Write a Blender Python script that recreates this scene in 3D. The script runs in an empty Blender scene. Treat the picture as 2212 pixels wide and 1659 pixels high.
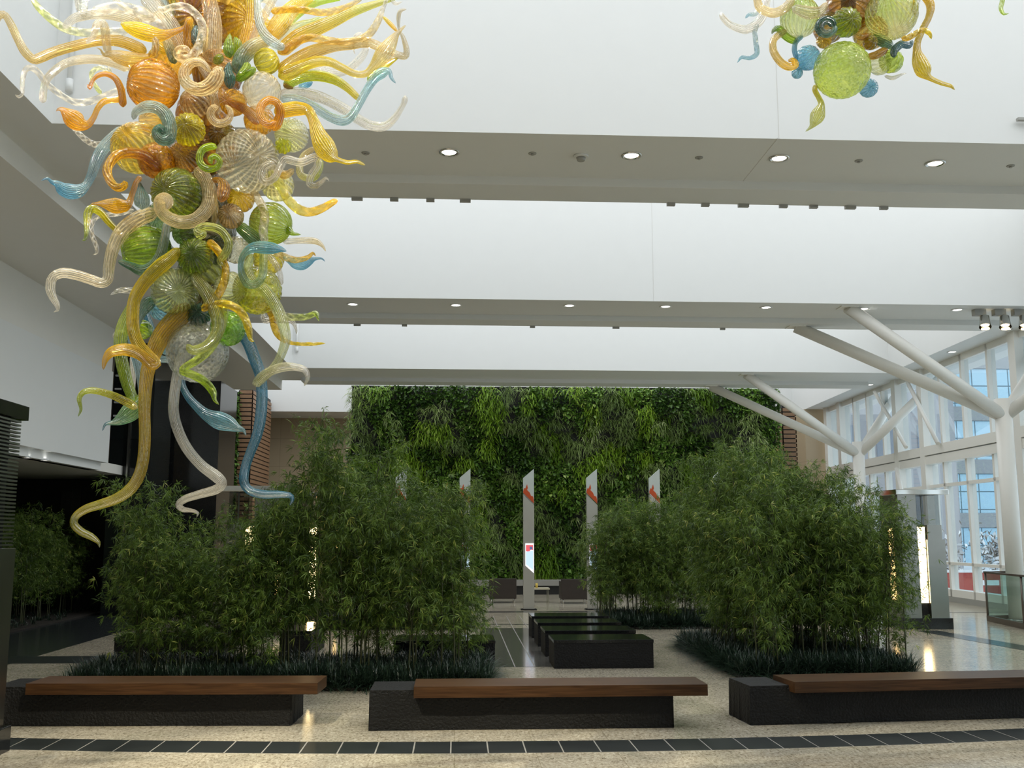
import bpy, bmesh, math, random
import numpy as np
from mathutils import Vector, Matrix
random.seed(7); RNG = np.random.default_rng(11)
SC = bpy.context.scene
COL = SC.collection

# ------------------------------------------------------------------ camera, sky, exposure
F_PX = 2200.0; CX, CY = 1106.0, 829.5; EYE = 1.9
YAW = math.radians(3.11); PITCH = math.radians(8.42)
cd = bpy.data.cameras.new('camera'); cam = bpy.data.objects.new('camera', cd); COL.objects.link(cam)
cam.location = (0, 0, EYE); cam.rotation_euler = (math.pi/2 + PITCH, 0, -YAW)
cd.sensor_width = 36; cd.lens = 36*F_PX/2212; cd.clip_end = 500; cd.clip_start = 0.05
SC.camera = cam
_F = (math.sin(YAW)*math.cos(PITCH), math.cos(YAW)*math.cos(PITCH), math.sin(PITCH))
_R = (math.cos(YAW), -math.sin(YAW), 0)
_U = (-math.sin(YAW)*math.sin(PITCH), -math.cos(YAW)*math.sin(PITCH), math.cos(PITCH))
def ray(x, y):
    u = (x-CX)/F_PX; v = -(y-CY)/F_PX
    return [_F[i]+u*_R[i]+v*_U[i] for i in range(3)]
def atY(x, y, Y):
    r = ray(x, y); t = Y/r[1]; return Vector((r[0]*t, Y, EYE+r[2]*t))
def atZ(x, y, Z):
    r = ray(x, y); t = (Z-EYE)/r[2]; return Vector((r[0]*t, r[1]*t, Z))

vs = SC.view_settings
vs.view_transform = 'Standard'; vs.look = 'None'; vs.gamma = 1; vs.use_curve_mapping = False; vs.exposure = 0.0
w = bpy.data.worlds.new('sky'); SC.world = w; w.use_nodes = True
bg = w.node_tree.nodes['Background']; bg.inputs[0].default_value = (0.95, 0.985, 1.0, 1); bg.inputs[1].default_value = 1.86
SC.cycles.use_denoising = True
SC.cycles.max_bounces = 10; SC.cycles.diffuse_bounces = 5; SC.cycles.glossy_bounces = 4
SC.cycles.transparent_max_bounces = 20; SC.cycles.transmission_bounces = 6
SC.cycles.caustics_reflective = False; SC.cycles.caustics_refractive = False
SC.cycles.sample_clamp_indirect = 6

def portal(name, loc, sx, sy, rot):
    l = bpy.data.lights.new(name, 'AREA'); l.shape = 'RECTANGLE'; l.size = sx; l.size_y = sy
    l.cycles.is_portal = True
    o = bpy.data.objects.new(name, l); COL.objects.link(o); o.location = loc; o.rotation_euler = rot
ZTOP = 9.6
portal('skylight_portal', (4, 8.1, ZTOP), 17.6, 8.1, (0, 0, 0))
portal('skylight_portal.001', (4, 17.95, ZTOP), 17.6, 6.7, (0, 0, 0))
portal('skylight_portal.002', (4.2, 27.3, ZTOP), 18.2, 6.8, (0, 0, 0))
portal('skylight_portal.003', (2.3, 37.8, ZTOP), 22.5, 8.2, (0, 0, 0))
portal('facade_portal', (14.1, 20, 3.4), 40, 6.6, (math.pi/2, 0, math.pi/2 - 0.057))

def spot(name, loc, target, power, color, angle, radius):
    l = bpy.data.lights.new(name, 'SPOT'); l.energy = power; l.color = color
    l.spot_size = math.radians(angle); l.spot_blend = .4; l.shadow_soft_size = radius
    o = bpy.data.objects.new(name, l); COL.objects.link(o); o.location = loc
    o.rotation_euler = (Vector(target)-Vector(loc)).to_track_quat('-Z', 'Y').to_euler()
# unseen warm accent spots, some added for sparkle, aimed at the two hanging glass pieces
WARM = (1.0, .92, .70)
spot('accent_spot', (-4.2, 4.3, 9.0), (-1.7, 6.5, 4.4), 3400, WARM, 40, .05)
spot('accent_spot.001', (1.0, 4.3, 9.0), (-1.7, 6.5, 4.6), 2600, WARM, 36, .05)
spot('accent_spot.002', (-1.0, 11.5, 8.9), (-1.7, 6.5, 4.6), 2400, WARM, 40, .05)
spot('sparkle_spot', (-3.8, 8.5, 8.9), (-1.7, 6.5, 3.4), 1700, WARM, 40, .04)  # this and the next two: extra unseen spots, added for sparkle
spot('sparkle_spot.001', (.2, 4.4, 8.9), (-1.7, 6.5, 3.2), 1700, WARM, 40, .04)
spot('sparkle_spot.002', (.8, 9.5, 8.9), (2.45, 6.5, 5.3), 1700, WARM, 34, .05)
spot('accent_spot.003', (5.0, 4.3, 9.0), (2.45, 6.5, 5.3), 2600, WARM, 34, .05)

# ------------------------------------------------------------------ materials
MATS = {}
def nmat(name):
    m = bpy.data.materials.new(name); m.use_nodes = True; nt = m.node_tree
    return m, nt, nt.nodes['Principled BSDF']
def N(nt, t, **k):
    n = nt.nodes.new(t)
    for a, b in k.items(): setattr(n, a, b)
    return n
def L(nt, a, b): nt.links.new(a, b)
def plain(name, col, rough=.5, metal=0.0, spec=.5, noise=0.0, nscale=20, bump=0.0, bscale=60, emit=None, estr=1.0, coat=0):
    if name in MATS: return MATS[name]
    m, nt, b = nmat(name)
    b.inputs['Base Color'].default_value = (*col, 1); b.inputs['Roughness'].default_value = rough
    b.inputs['Metallic'].default_value = metal; b.inputs['Specular IOR Level'].default_value = spec
    b.inputs['Coat Weight'].default_value = coat
    tc = N(nt, 'ShaderNodeTexCoord')
    if noise:
        n = N(nt, 'ShaderNodeTexNoise'); n.inputs['Scale'].default_value = nscale; n.inputs['Detail'].default_value = 5
        L(nt, tc.outputs['Object'], n.inputs['Vector'])
        mx = N(nt, 'ShaderNodeMix', data_type='RGBA')
        mx.inputs[6].default_value = (*[c*(1-noise) for c in col], 1); mx.inputs[7].default_value = (*[min(1, c*(1+noise)) for c in col], 1)
        L(nt, n.outputs[0], mx.inputs[0]); L(nt, mx.outputs[2], b.inputs['Base Color'])
    if bump:
        n = N(nt, 'ShaderNodeTexNoise'); n.inputs['Scale'].default_value = bscale; n.inputs['Detail'].default_value = 6
        L(nt, tc.outputs['Object'], n.inputs['Vector'])
        bm_ = N(nt, 'ShaderNodeBump'); bm_.inputs['Strength'].default_value = bump; bm_.inputs['Distance'].default_value = .02
        L(nt, n.outputs[0], bm_.inputs['Height']); L(nt, bm_.outputs[0], b.inputs['Normal'])
    if emit:
        b.inputs['Emission Color'].default_value = (*emit, 1); b.inputs['Emission Strength'].default_value = estr
    MATS[name] = m; return m

WHITE = plain('white_paint', (.745, .76, .755), .55, noise=.015, nscale=3)
WARMWHITE = plain('warm_white_paint', (.76, .75, .71), .6, noise=.02, nscale=3)
COLWHITE = plain('column_white', (.82, .81, .77), .4)
SEAM = plain('seam_grey', (.66, .66, .64), .7)
STEEL = plain('brushed_steel', (.36, .355, .33), .28, 1.0, noise=.06, nscale=4)
CHROME = plain('polished_steel', (.7, .7, .68), .08, 1.0)
BLACKG = plain('black_granite', (.012, .013, .014), .10, noise=.4, nscale=60)
BLACKR = plain('rough_black_granite', (.0055, .0055, .006), .6, noise=.5, nscale=90, spec=.3, bump=.9, bscale=38)
BLACKD = plain('matt_black', (.008, .008, .008), .5)
DARKGL = plain('dark_granite_floor', (.035, .04, .042), .16, noise=.25, nscale=40)
DARKTILE = plain('dark_tile', (.017, .021, .021), .34, spec=.35, noise=.3, nscale=60)
AISLE = plain('grey_granite_floor', (.11, .105, .095), .12, noise=.2, nscale=50)
GROUT = plain('pale_grout', (.27, .26, .235), .6)
BROWNL = plain('brown_leather', (.035, .026, .022), .45, noise=.2, nscale=10, bump=.15, bscale=200)
SOIL = plain('planting_soil', (.02, .015, .01), .9, noise=.4, nscale=20, bump=.8, bscale=30)
LAMPW = plain('lamp_glow', (1, .9, .7), .5, emit=(1, .62, .20), estr=7)
LAMPH = plain('lamp_glow_hot', (1, .95, .85), .5, emit=(1, .74, .36), estr=9)
DOWNL = plain('downlight_glow', (1, 1, 1), .5, emit=(1, .97, .9), estr=5)
GREYP = plain('grey_plastic', (.35, .35, .33), .5)
RAILM = plain('bronze_rail', (.16, .13, .11), .35, .6)
REDB = plain('red_cladding', (.42, .07, .06), .6, noise=.1, nscale=5)
SNOW = plain('snow', (.82, .86, .9), .8, noise=.04, nscale=1)
SHRUB = plain('winter_twigs', (.20, .17, .15), .9, noise=.5, nscale=4)
CONC = plain('grey_spandrel', (.34, .36, .38), .6)
ORANGEG = plain('orange_flame', (.62, .09, .02), .4)

def floor_mat():
    m, nt, b = nmat('beige_granite'); tc = N(nt, 'ShaderNodeTexCoord')
    mp = N(nt, 'ShaderNodeMapping'); mp.inputs['Scale'].default_value = (1, .55, 1); L(nt, tc.outputs['Object'], mp.inputs[0])
    n1 = N(nt, 'ShaderNodeTexNoise'); n1.inputs['Scale'].default_value = 34; n1.inputs['Detail'].default_value = 8; n1.inputs['Roughness'].default_value = .75; n1.inputs['Distortion'].default_value = .8
    L(nt, mp.outputs[0], n1.inputs['Vector'])
    cr = N(nt, 'ShaderNodeValToRGB'); e = cr.color_ramp.elements
    e[0].position = .34; e[0].color = (.20, .165, .11, 1); e[1].position = .66; e[1].color = (.74, .68, .57, 1)
    x = e.new(.47); x.color = (.455, .40, .305, 1); x = e.new(.54); x.color = (.565, .51, .40, 1)
    L(nt, n1.outputs[0], cr.inputs[0])
    n2 = N(nt, 'ShaderNodeTexNoise'); n2.inputs['Scale'].default_value = 2.2; n2.inputs['Detail'].default_value = 4
    L(nt, tc.outputs['Object'], n2.inputs['Vector'])
    mx = N(nt, 'ShaderNodeMix', data_type='RGBA', blend_type='MULTIPLY'); mx.inputs[0].default_value = 1
    r2 = N(nt, 'ShaderNodeMapRange'); r2.inputs[1].default_value = .3; r2.inputs[2].default_value = .7; r2.inputs[3].default_value = .84; r2.inputs[4].default_value = 1.1
    L(nt, n2.outputs[0], r2.inputs[0]); L(nt, cr.outputs[0], mx.inputs[6]); L(nt, r2.outputs[0], mx.inputs[7])
    bk = N(nt, 'ShaderNodeTexBrick'); bk.inputs['Scale'].default_value = 1; bk.inputs['Brick Width'].default_value = .72; bk.inputs['Row Height'].default_value = 1.45
    bk.inputs['Mortar Size'].default_value = .004; bk.offset = 0; bk.inputs['Color1'].default_value = (1, 1, 1, 1); bk.inputs['Color2'].default_value = (.95, .95, .94, 1); bk.inputs['Mortar'].default_value = (.72, .70, .64, 1)
    L(nt, tc.outputs['Object'], bk.inputs['Vector'])
    m2 = N(nt, 'ShaderNodeMix', data_type='RGBA', blend_type='MULTIPLY'); m2.inputs[0].default_value = 1
    L(nt, mx.outputs[2], m2.inputs[6]); L(nt, bk.outputs[0], m2.inputs[7]); L(nt, m2.outputs[2], b.inputs['Base Color'])
    b.inputs['Roughness'].default_value = .13; b.inputs['Specular IOR Level'].default_value = .6
    return m
FLOORM = floor_mat()
def wood_mat():
    m, nt, b = nmat('oiled_hardwood'); tc = N(nt, 'ShaderNodeTexCoord')
    mp = N(nt, 'ShaderNodeMapping'); mp.inputs['Scale'].default_value = (1.2, 22, 22); L(nt, tc.outputs['Object'], mp.inputs[0])
    n1 = N(nt, 'ShaderNodeTexNoise'); n1.inputs['Scale'].default_value = 2.2; n1.inputs['Detail'].default_value = 6; n1.inputs['Distortion'].default_value = .6
    L(nt, mp.outputs[0], n1.inputs['Vector'])
    cr = N(nt, 'ShaderNodeValToRGB'); e = cr.color_ramp.elements
    e[0].position = .3; e[0].color = (.034, .015, .0065, 1); e[1].position = .7; e[1].color = (.082, .039, .016, 1)
    L(nt, n1.outputs[0], cr.inputs[0]); L(nt, cr.outputs[0], b.inputs['Base Color'])
    b.inputs['Roughness'].default_value = .38; b.inputs['Specular IOR Level'].default_value = .2
    return m
WOODM = wood_mat()
SLATM = plain('cedar_slats', (.27, .155, .085), .5, noise=.25, nscale=6)
def stone_tile_mat(name, c1, c2, w_, h_):
    m, nt, b = nmat(name); tc = N(nt, 'ShaderNodeTexCoord')
    mp = N(nt, 'ShaderNodeMapping'); mp.inputs['Rotation'].default_value = (math.pi/2, 0, 0); L(nt, tc.outputs['Object'], mp.inputs[0])
    bk = N(nt, 'ShaderNodeTexBrick'); bk.offset = 0; bk.inputs['Scale'].default_value = 1; bk.inputs['Brick Width'].default_value = w_; bk.inputs['Row Height'].default_value = h_
    bk.inputs['Mortar Size'].default_value = .008; bk.inputs['Color1'].default_value = (*c1, 1); bk.inputs['Color2'].default_value = (*c2, 1); bk.inputs['Mortar'].default_value = (*[c*.75 for c in c1], 1)
    L(nt, mp.outputs[0], bk.inputs['Vector']); L(nt, bk.outputs[0], b.inputs['Base Color']); b.inputs['Roughness'].default_value = .35
    return m
BEIGE = stone_tile_mat('beige_limestone', (.44, .355, .235), (.48, .385, .26), 1.9, 1.2)
DARKTW = stone_tile_mat('dark_granite_panels', (.014, .017, .017), (.02, .023, .022), .9, 1.4)
DARKTW.node_tree.nodes['Principled BSDF'].inputs['Roughness'].default_value = .09
def curtain_wall_mat():
    m, nt, b = nmat('office_curtain_wall'); tc = N(nt, 'ShaderNodeTexCoord')
    mp = N(nt, 'ShaderNodeMapping'); mp.inputs['Rotation'].default_value = (math.pi/2, 0, 0); L(nt, tc.outputs['Object'], mp.inputs[0])
    bk = N(nt, 'ShaderNodeTexBrick'); bk.offset = 0; bk.inputs['Scale'].default_value = 1; bk.inputs['Brick Width'].default_value = 1.6; bk.inputs['Row Height'].default_value = 1.5
    bk.inputs['Mortar Size'].default_value = .05; bk.inputs['Color1'].default_value = (.42, .66, .82, 1); bk.inputs['Color2'].default_value = (.50, .72, .86, 1); bk.inputs['Mortar'].default_value = (.12, .2, .26, 1)
    L(nt, mp.outputs[0], bk.inputs['Vector']); L(nt, bk.outputs[0], b.inputs['Base Color']); b.inputs['Roughness'].default_value = .3
    return m
CURT = curtain_wall_mat()

def shell_fresnel(nt, base, top, normal=None):
    lw = N(nt, 'ShaderNodeLayerWeight'); lw.inputs[0].default_value = .5
    if normal: L(nt, normal, lw.inputs['Normal'])
    pw = N(nt, 'ShaderNodeMath', operation='POWER'); pw.inputs[1].default_value = 4.0; L(nt, lw.outputs['Facing'], pw.inputs[0])
    ma = N(nt, 'ShaderNodeMath', operation='MULTIPLY_ADD'); ma.inputs[1].default_value = top; ma.inputs[2].default_value = base; ma.use_clamp = True
    L(nt, pw.outputs[0], ma.inputs[0]); return ma.outputs[0]
def pane_mat(name, tint, refl=1.0):
    m = bpy.data.materials.new(name); m.use_nodes = True; nt = m.node_tree; nt.nodes.clear()
    out = N(nt, 'ShaderNodeOutputMaterial'); tr = N(nt, 'ShaderNodeBsdfTransparent'); tr.inputs[0].default_value = (*tint, 1)
    gl = N(nt, 'ShaderNodeBsdfGlossy'); gl.inputs['Roughness'].default_value = .02
    mx = N(nt, 'ShaderNodeMixShader')
    L(nt, shell_fresnel(nt, .05, .8*refl), mx.inputs[0]); L(nt, tr.outputs[0], mx.inputs[1]); L(nt, gl.outputs[0], mx.inputs[2]); L(nt, mx.outputs[0], out.inputs[0])
    return m
PANE = pane_mat('window_glass', (.86, .92, .95)); RAILG = pane_mat('balustrade_glass', (.84, .93, .91), .5)
TOWERG = pane_mat('smoked_glass', (.66, .68, .68))

PAL = {  # colours of the blown glass; last two paint gap shade onto core balls
 'clear': (.93, .91, .88), 'champ': (.93, .81, .56), 'gold': (.95, .66, .02), 'yellow': (.93, .80, .03), 'amber': (.76, .43, .01),
 'orange': (.88, .50, .004), 'brown': (.55, .38, .18), 'lime': (.56, .74, .015), 'palelime': (.78, .84, .34), 'green': (.26, .45, .05),
 'bgreen': (.32, .62, .05), 'olive': (.50, .50, .06), 'teal': (.06, .22, .22), 'blue': (.12, .44, .66), 'sky': (.42, .68, .80),
 'greyblue': (.66, .75, .78), 'tgreen': (.16, .36, .30),
 'shadebrown': (.30, .15, .03), 'shadegreen': (.09, .15, .02)}
def glass_mat(a, b_, ribs=14, twist=0.0, body=.42, stripe=.5, rough=.06, dots=False):
    key = ('g', a, b_, ribs, twist, body, stripe, dots)
    if key in MATS: return MATS[key]
    m = bpy.data.materials.new('blown_glass_%s_%s' % (a, b_)); m.use_nodes = True; nt = m.node_tree; nt.nodes.clear()
    out = N(nt, 'ShaderNodeOutputMaterial'); uv = N(nt, 'ShaderNodeUVMap'); sp = N(nt, 'ShaderNodeSeparateXYZ'); L(nt, uv.outputs[0], sp.inputs[0])
    tc = N(nt, 'ShaderNodeTexCoord')
    nz = N(nt, 'ShaderNodeTexNoise'); nz.inputs['Scale'].default_value = 9; nz.inputs['Detail'].default_value = 3; L(nt, tc.outputs['Object'], nz.inputs['Vector'])
    mixc = N(nt, 'ShaderNodeMix', data_type='RGBA')
    A, B = PAL[a], PAL[b_]; mixc.inputs[6].default_value = (*A, 1); mixc.inputs[7].default_value = (*B, 1)
    ur = N(nt, 'ShaderNodeMath', operation='ADD'); L(nt, sp.outputs[0], ur.inputs[0])
    nn = N(nt, 'ShaderNodeMath', operation='MULTIPLY_ADD'); nn.inputs[1].default_value = .9; nn.inputs[2].default_value = -.45
    L(nt, nz.outputs[0], nn.inputs[0]); L(nt, nn.outputs[0], ur.inputs[1]); ur.use_clamp = True; L(nt, ur.outputs[0], mixc.inputs[0])
    # ribs running along the piece (twisted canes)
    ph = N(nt, 'ShaderNodeMath', operation='MULTIPLY'); ph.inputs[1].default_value = twist*6.2832; L(nt, sp.outputs[2] if False else sp.outputs[0], ph.inputs[0])
    pv = N(nt, 'ShaderNodeMath', operation='MULTIPLY_ADD'); pv.inputs[1].default_value = ribs*6.2832; L(nt, sp.outputs[1], pv.inputs[0]); wob = N(nt, 'ShaderNodeMath', operation='MULTIPLY_ADD'); wob.inputs[1].default_value = 2.2; L(nt, nz.outputs[0], wob.inputs[0]); L(nt, ph.outputs[0], wob.inputs[2]); L(nt, wob.outputs[0], pv.inputs[2])
    sn = N(nt, 'ShaderNodeMath', operation='SINE'); L(nt, pv.outputs[0], sn.inputs[0])
    s01 = N(nt, 'ShaderNodeMath', operation='MULTIPLY_ADD'); s01.inputs[1].default_value = .5; s01.inputs[2].default_value = .5; L(nt, sn.outputs[0], s01.inputs[0])
    height = s01.outputs[0]
    if dots:
        vo = N(nt, 'ShaderNodeTexVoronoi'); vo.inputs['Scale'].default_value = 46; L(nt, tc.outputs['Object'], vo.inputs['Vector'])
        s01b = N(nt, 'ShaderNodeMath', operation='MULTIPLY'); s01b.inputs[1].default_value = 1.6; s01b.use_clamp = True; L(nt, vo.outputs[0], s01b.inputs[0]); height = s01b.outputs[0]
    dark = N(nt, 'ShaderNodeMix', data_type='RGBA', blend_type='MULTIPLY'); L(nt, mixc.outputs[2], dark.inputs[6]); pale = a in ('clear', 'champ', 'greyblue', 'sky', 'palelime'); dark.inputs[7].default_value = (.82, .81, .76, 1) if pale else (.58, .57, .44, 1)
    sf = N(nt, 'ShaderNodeMath', operation='MULTIPLY'); sf.inputs[1].default_value = stripe; L(nt, height, sf.inputs[0]); L(nt, sf.outputs[0], dark.inputs[0])
    bmp = N(nt, 'ShaderNodeBump'); bmp.inputs['Strength'].default_value = 1.0; bmp.inputs['Distance'].default_value = .005
    n3 = N(nt, 'ShaderNodeTexNoise'); n3.inputs['Scale'].default_value = 42; n3.inputs['Detail'].default_value = 2; L(nt, tc.outputs['Object'], n3.inputs['Vector'])
    hh = N(nt, 'ShaderNodeMath', operation='MULTIPLY_ADD'); hh.inputs[1].default_value = 3.0; L(nt, n3.outputs[0], hh.inputs[0]); L(nt, height, hh.inputs[2]); L(nt, hh.outputs[0], bmp.inputs['Height'])
    # the shell absorbs more where one looks along it
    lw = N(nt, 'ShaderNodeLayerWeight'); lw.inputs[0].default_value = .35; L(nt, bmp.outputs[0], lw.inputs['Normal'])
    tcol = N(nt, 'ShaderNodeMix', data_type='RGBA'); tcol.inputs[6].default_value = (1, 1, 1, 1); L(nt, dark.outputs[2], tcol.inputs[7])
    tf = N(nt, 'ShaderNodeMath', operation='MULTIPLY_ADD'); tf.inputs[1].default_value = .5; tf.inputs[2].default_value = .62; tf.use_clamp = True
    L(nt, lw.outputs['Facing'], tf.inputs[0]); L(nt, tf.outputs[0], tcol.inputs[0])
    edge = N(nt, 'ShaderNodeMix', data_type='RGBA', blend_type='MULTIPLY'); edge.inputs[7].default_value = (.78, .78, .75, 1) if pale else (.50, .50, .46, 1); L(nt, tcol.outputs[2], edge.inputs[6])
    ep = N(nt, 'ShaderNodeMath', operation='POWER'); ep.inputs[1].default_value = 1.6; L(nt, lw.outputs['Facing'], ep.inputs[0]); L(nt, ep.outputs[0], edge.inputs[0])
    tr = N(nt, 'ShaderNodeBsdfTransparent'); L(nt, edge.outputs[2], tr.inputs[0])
    di = N(nt, 'ShaderNodeBsdfDiffuse'); tl = N(nt, 'ShaderNodeBsdfTranslucent')
    for s in (di, tl): L(nt, dark.outputs[2], s.inputs[0]); L(nt, bmp.outputs[0], s.inputs['Normal'])
    dt = N(nt, 'ShaderNodeMixShader'); dt.inputs[0].default_value = .72; L(nt, di.outputs[0], dt.inputs[1]); L(nt, tl.outputs[0], dt.inputs[2])
    # coloured canes are milky, the glass between them is clear
    pw = N(nt, 'ShaderNodeMath', operation='POWER'); pw.inputs[1].default_value = 2.2; L(nt, height, pw.inputs[0])
    b1 = N(nt, 'ShaderNodeMath', operation='MULTIPLY_ADD'); b1.inputs[1].default_value = body*.72; b1.inputs[2].default_value = max(0, body*.6-.22); L(nt, pw.outputs[0], b1.inputs[0])
    bf = N(nt, 'ShaderNodeMath', operation='MULTIPLY_ADD'); bf.inputs[1].default_value = .10; bf.use_clamp = True
    L(nt, lw.outputs['Facing'], bf.inputs[0]); L(nt, b1.outputs[0], bf.inputs[2])
    m1 = N(nt, 'ShaderNodeMixShader'); L(nt, bf.outputs[0], m1.inputs[0]); L(nt, tr.outputs[0], m1.inputs[1]); L(nt, dt.outputs[0], m1.inputs[2])
    gl = N(nt, 'ShaderNodeBsdfGlossy'); gl.inputs['Roughness'].default_value = rough; L(nt, bmp.outputs[0], gl.inputs['Normal'])
    m2 = N(nt, 'ShaderNodeMixShader'); L(nt, shell_fresnel(nt, .10, .62, bmp.outputs[0]), m2.inputs[0]); L(nt, m1.outputs[0], m2.inputs[1]); L(nt, gl.outputs[0], m2.inputs[2])
    L(nt, m2.outputs[0], out.inputs[0])
    MATS[key] = m; return m

def leaf_mat(name, c1, c2, c3=None, trans=.35, rough=.45):
    m, nt, b = nmat(name); at = N(nt, 'ShaderNodeAttribute'); at.attribute_name = 'tint'
    cr = N(nt, 'ShaderNodeValToRGB'); e = cr.color_ramp.elements; e[0].color = (*c1, 1); e[1].color = (*c2, 1)
    if c3: x = e.new(.9); x.color = (*c2, 1); e[2].color = (*c3, 1)
    L(nt, at.outputs['Fac'], cr.inputs[0]); L(nt, cr.outputs[0], b.inputs['Base Color']); b.inputs['Roughness'].default_value = rough
    tl = N(nt, 'ShaderNodeBsdfTranslucent'); L(nt, cr.outputs[0], tl.inputs[0]); mx = N(nt, 'ShaderNodeMixShader'); mx.inputs[0].default_value = trans
    out = nt.nodes['Material Output']; L(nt, b.outputs[0], mx.inputs[1]); L(nt, tl.outputs[0], mx.inputs[2]); L(nt, mx.outputs[0], out.inputs[0])
    return m
BAMBOO = leaf_mat('bamboo_leaves', (.030, .070, .010), (.215, .33, .05), (.56, .56, .15), .34)
CULM = plain('bamboo_culm', (.055, .06, .022), .4, noise=.3, nscale=30)
MONDO = leaf_mat('mondo_grass_blades', (.010, .026, .018), (.05, .085, .05), (.12, .16, .10), .15, .3)
LEAFD = leaf_mat('dark_broad_leaves', (.03, .08, .014), (.20, .38, .055), (.62, .78, .22), .25, .35)
LEAFB = leaf_mat('bright_fern_leaves', (.13, .26, .015), (.34, .54, .04), (.62, .78, .12), .4)
LEAFS = leaf_mat('spider_plant_leaves', (.12, .20, .04), (.38, .50, .16), (.72, .80, .42), .35)

# ------------------------------------------------------------------ object helpers
def link(o, parent=None):
    COL.objects.link(o)
    if parent: o.parent = parent
    return o
def tag(o, label, cat, group=None, kind=None):
    if label: o['label'] = label
    if cat: o['category'] = cat
    if group: o['group'] = group
    if kind: o['kind'] = kind
    return o
def struct(o): o['kind'] = 'structure'; return o
def thing(name, label, cat, loc=(0, 0, 0), rz=0, group=None):
    o = bpy.data.objects.new(name, None); link(o); o.location = loc; o.rotation_euler = (0, 0, rz); o.empty_display_size = .1
    return tag(o, label, cat, group)
def obj(name, bm, mats, parent=None, smooth=False):
    me = bpy.data.meshes.new(name); bmesh.ops.recalc_face_normals(bm, faces=bm.faces); bm.to_mesh(me); bm.free()
    for m in (mats if isinstance(mats, (list, tuple)) else [mats]): me.materials.append(m)
    if smooth: me.polygons.foreach_set('use_smooth', [True]*len(me.polygons))
    return link(bpy.data.objects.new(name, me), parent)
def bx(bm, x0, x1, y0, y1, z0, z1, bev=0, mi=0):
    v = [bm.verts.new(p) for p in ((x0,y0,z0),(x1,y0,z0),(x1,y1,z0),(x0,y1,z0),(x0,y0,z1),(x1,y0,z1),(x1,y1,z1),(x0,y1,z1))]
    fs = [bm.faces.new([v[i] for i in q]) for q in ((3,2,1,0),(4,5,6,7),(0,1,5,4),(1,2,6,5),(2,3,7,6),(3,0,4,7))]
    for f in fs: f.material_index = mi
    if bev:
        es = list({e for f in fs for e in f.edges}); bmesh.ops.bevel(bm, geom=es, offset=bev, segments=2, affect='EDGES', profile=.7)
    return fs
def box(name, x0, x1, y0, y1, z0, z1, m, parent=None, bev=0):
    bm = bmesh.new(); bx(bm, x0, x1, y0, y1, z0, z1, bev); return obj(name, bm, m, parent)
def prism(bm, pts, z0, z1, mi=0):
    lo = [bm.verts.new((x, y, z0)) for x, y in pts]; hi = [bm.verts.new((x, y, z1)) for x, y in pts]; n = len(pts)
    fs = [bm.faces.new(lo[::-1]), bm.faces.new(hi)] + [bm.faces.new((lo[i], lo[(i+1) % n], hi[(i+1) % n], hi[i])) for i in range(n)]
    for f in fs: f.material_index = mi
    return fs
def cyl(bm, p0, p1, r0, r1=None, n=20, cap=True):
    p0, p1 = Vector(p0), Vector(p1); r1 = r0 if r1 is None else r1
    d = (p1-p0).normalized(); a = d.orthogonal().normalized(); b = d.cross(a)
    A = [bm.verts.new(p0+(a*math.cos(t)+b*math.sin(t))*r0) for t in [6.28318*i/n for i in range(n)]]
    B = [bm.verts.new(p1+(a*math.cos(t)+b*math.sin(t))*r1) for t in [6.28318*i/n for i in range(n)]]
    for i in range(n): f = bm.faces.new((A[i], A[(i+1) % n], B[(i+1) % n], B[i])); f.smooth = True
    if cap: bm.faces.new(A[::-1]); bm.faces.new(B)
def cylo(name, p0, p1, r0, m, parent=None, r1=None, n=20):
    bm = bmesh.new(); cyl(bm, p0, p1, r0, r1, n); return obj(name, bm, m, parent)

# ------------------------------------------------------------------ room shell
ZS = 6.9; XL = -5.0; SL = 0.057
def xin(y): return 13.05 + SL*(y-23.5)     # inner edge of the right soffit
def xf(y): return 14.0 + SL*(y-26.7)       # line of the glass facade
struct(box('floor', -22, 15.8, -12, 46, -.3, 0, FLOORM))

# beams between the skylight wells: tall upstands over a stepped soffit
def beam(i, y0, y1, x0=XL, label=None):
    bm = bmesh.new(); x1a, x1b = xin(y0)+.02, xin(y1)+.02
    ys = y0 + (y1-y0)*.70
    prism(bm, [(x0, y0), (xin(y0), y0), (xin(ys), ys), (x0, ys)], ZS, ZTOP)
    prism(bm, [(x0, ys), (xin(ys), ys), (xin(y1), y1), (x0, y1)], ZS-.12, ZTOP)
    o = struct(obj('ceiling_beam' if i == 0 else 'ceiling_beam.%03d' % i, bm, [WHITE]))
    return o, ys
B1, YS1 = beam(0, 12.2, 14.45); B2, YS2 = beam(1, 21.35, 23.55); B3, YS3 = beam(2, 30.75, 33.4)
struct(box('ceiling_beam.003', -12.5, 16, 41.9, 44.3, ZS, ZTOP, WHITE))
struct(box('ceiling', -22, -5.72, -12, 33.3, ZS-.32, ZTOP, WARMWHITE))
struct(box('ceiling.001', -5.72, XL, -12, 33.3, ZS, ZTOP, WHITE))
bm = bmesh.new(); prism(bm, [(xin(-12), -12), (xf(-12)+1.5, -12), (xf(44)+1.5, 44), (xin(44), 44)], ZS, ZTOP); struct(obj('ceiling.002', bm, WHITE))
struct(box('ceiling.003', -22, 16, -12, 4.0, ZS, ZTOP, WHITE))  # unseen near ceiling, brought forward to dim daylight on the nearest beam
struct(box('ceiling.004', -22, -9.4, 33.3, 44.3, ZS, ZTOP, WHITE))
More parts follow.
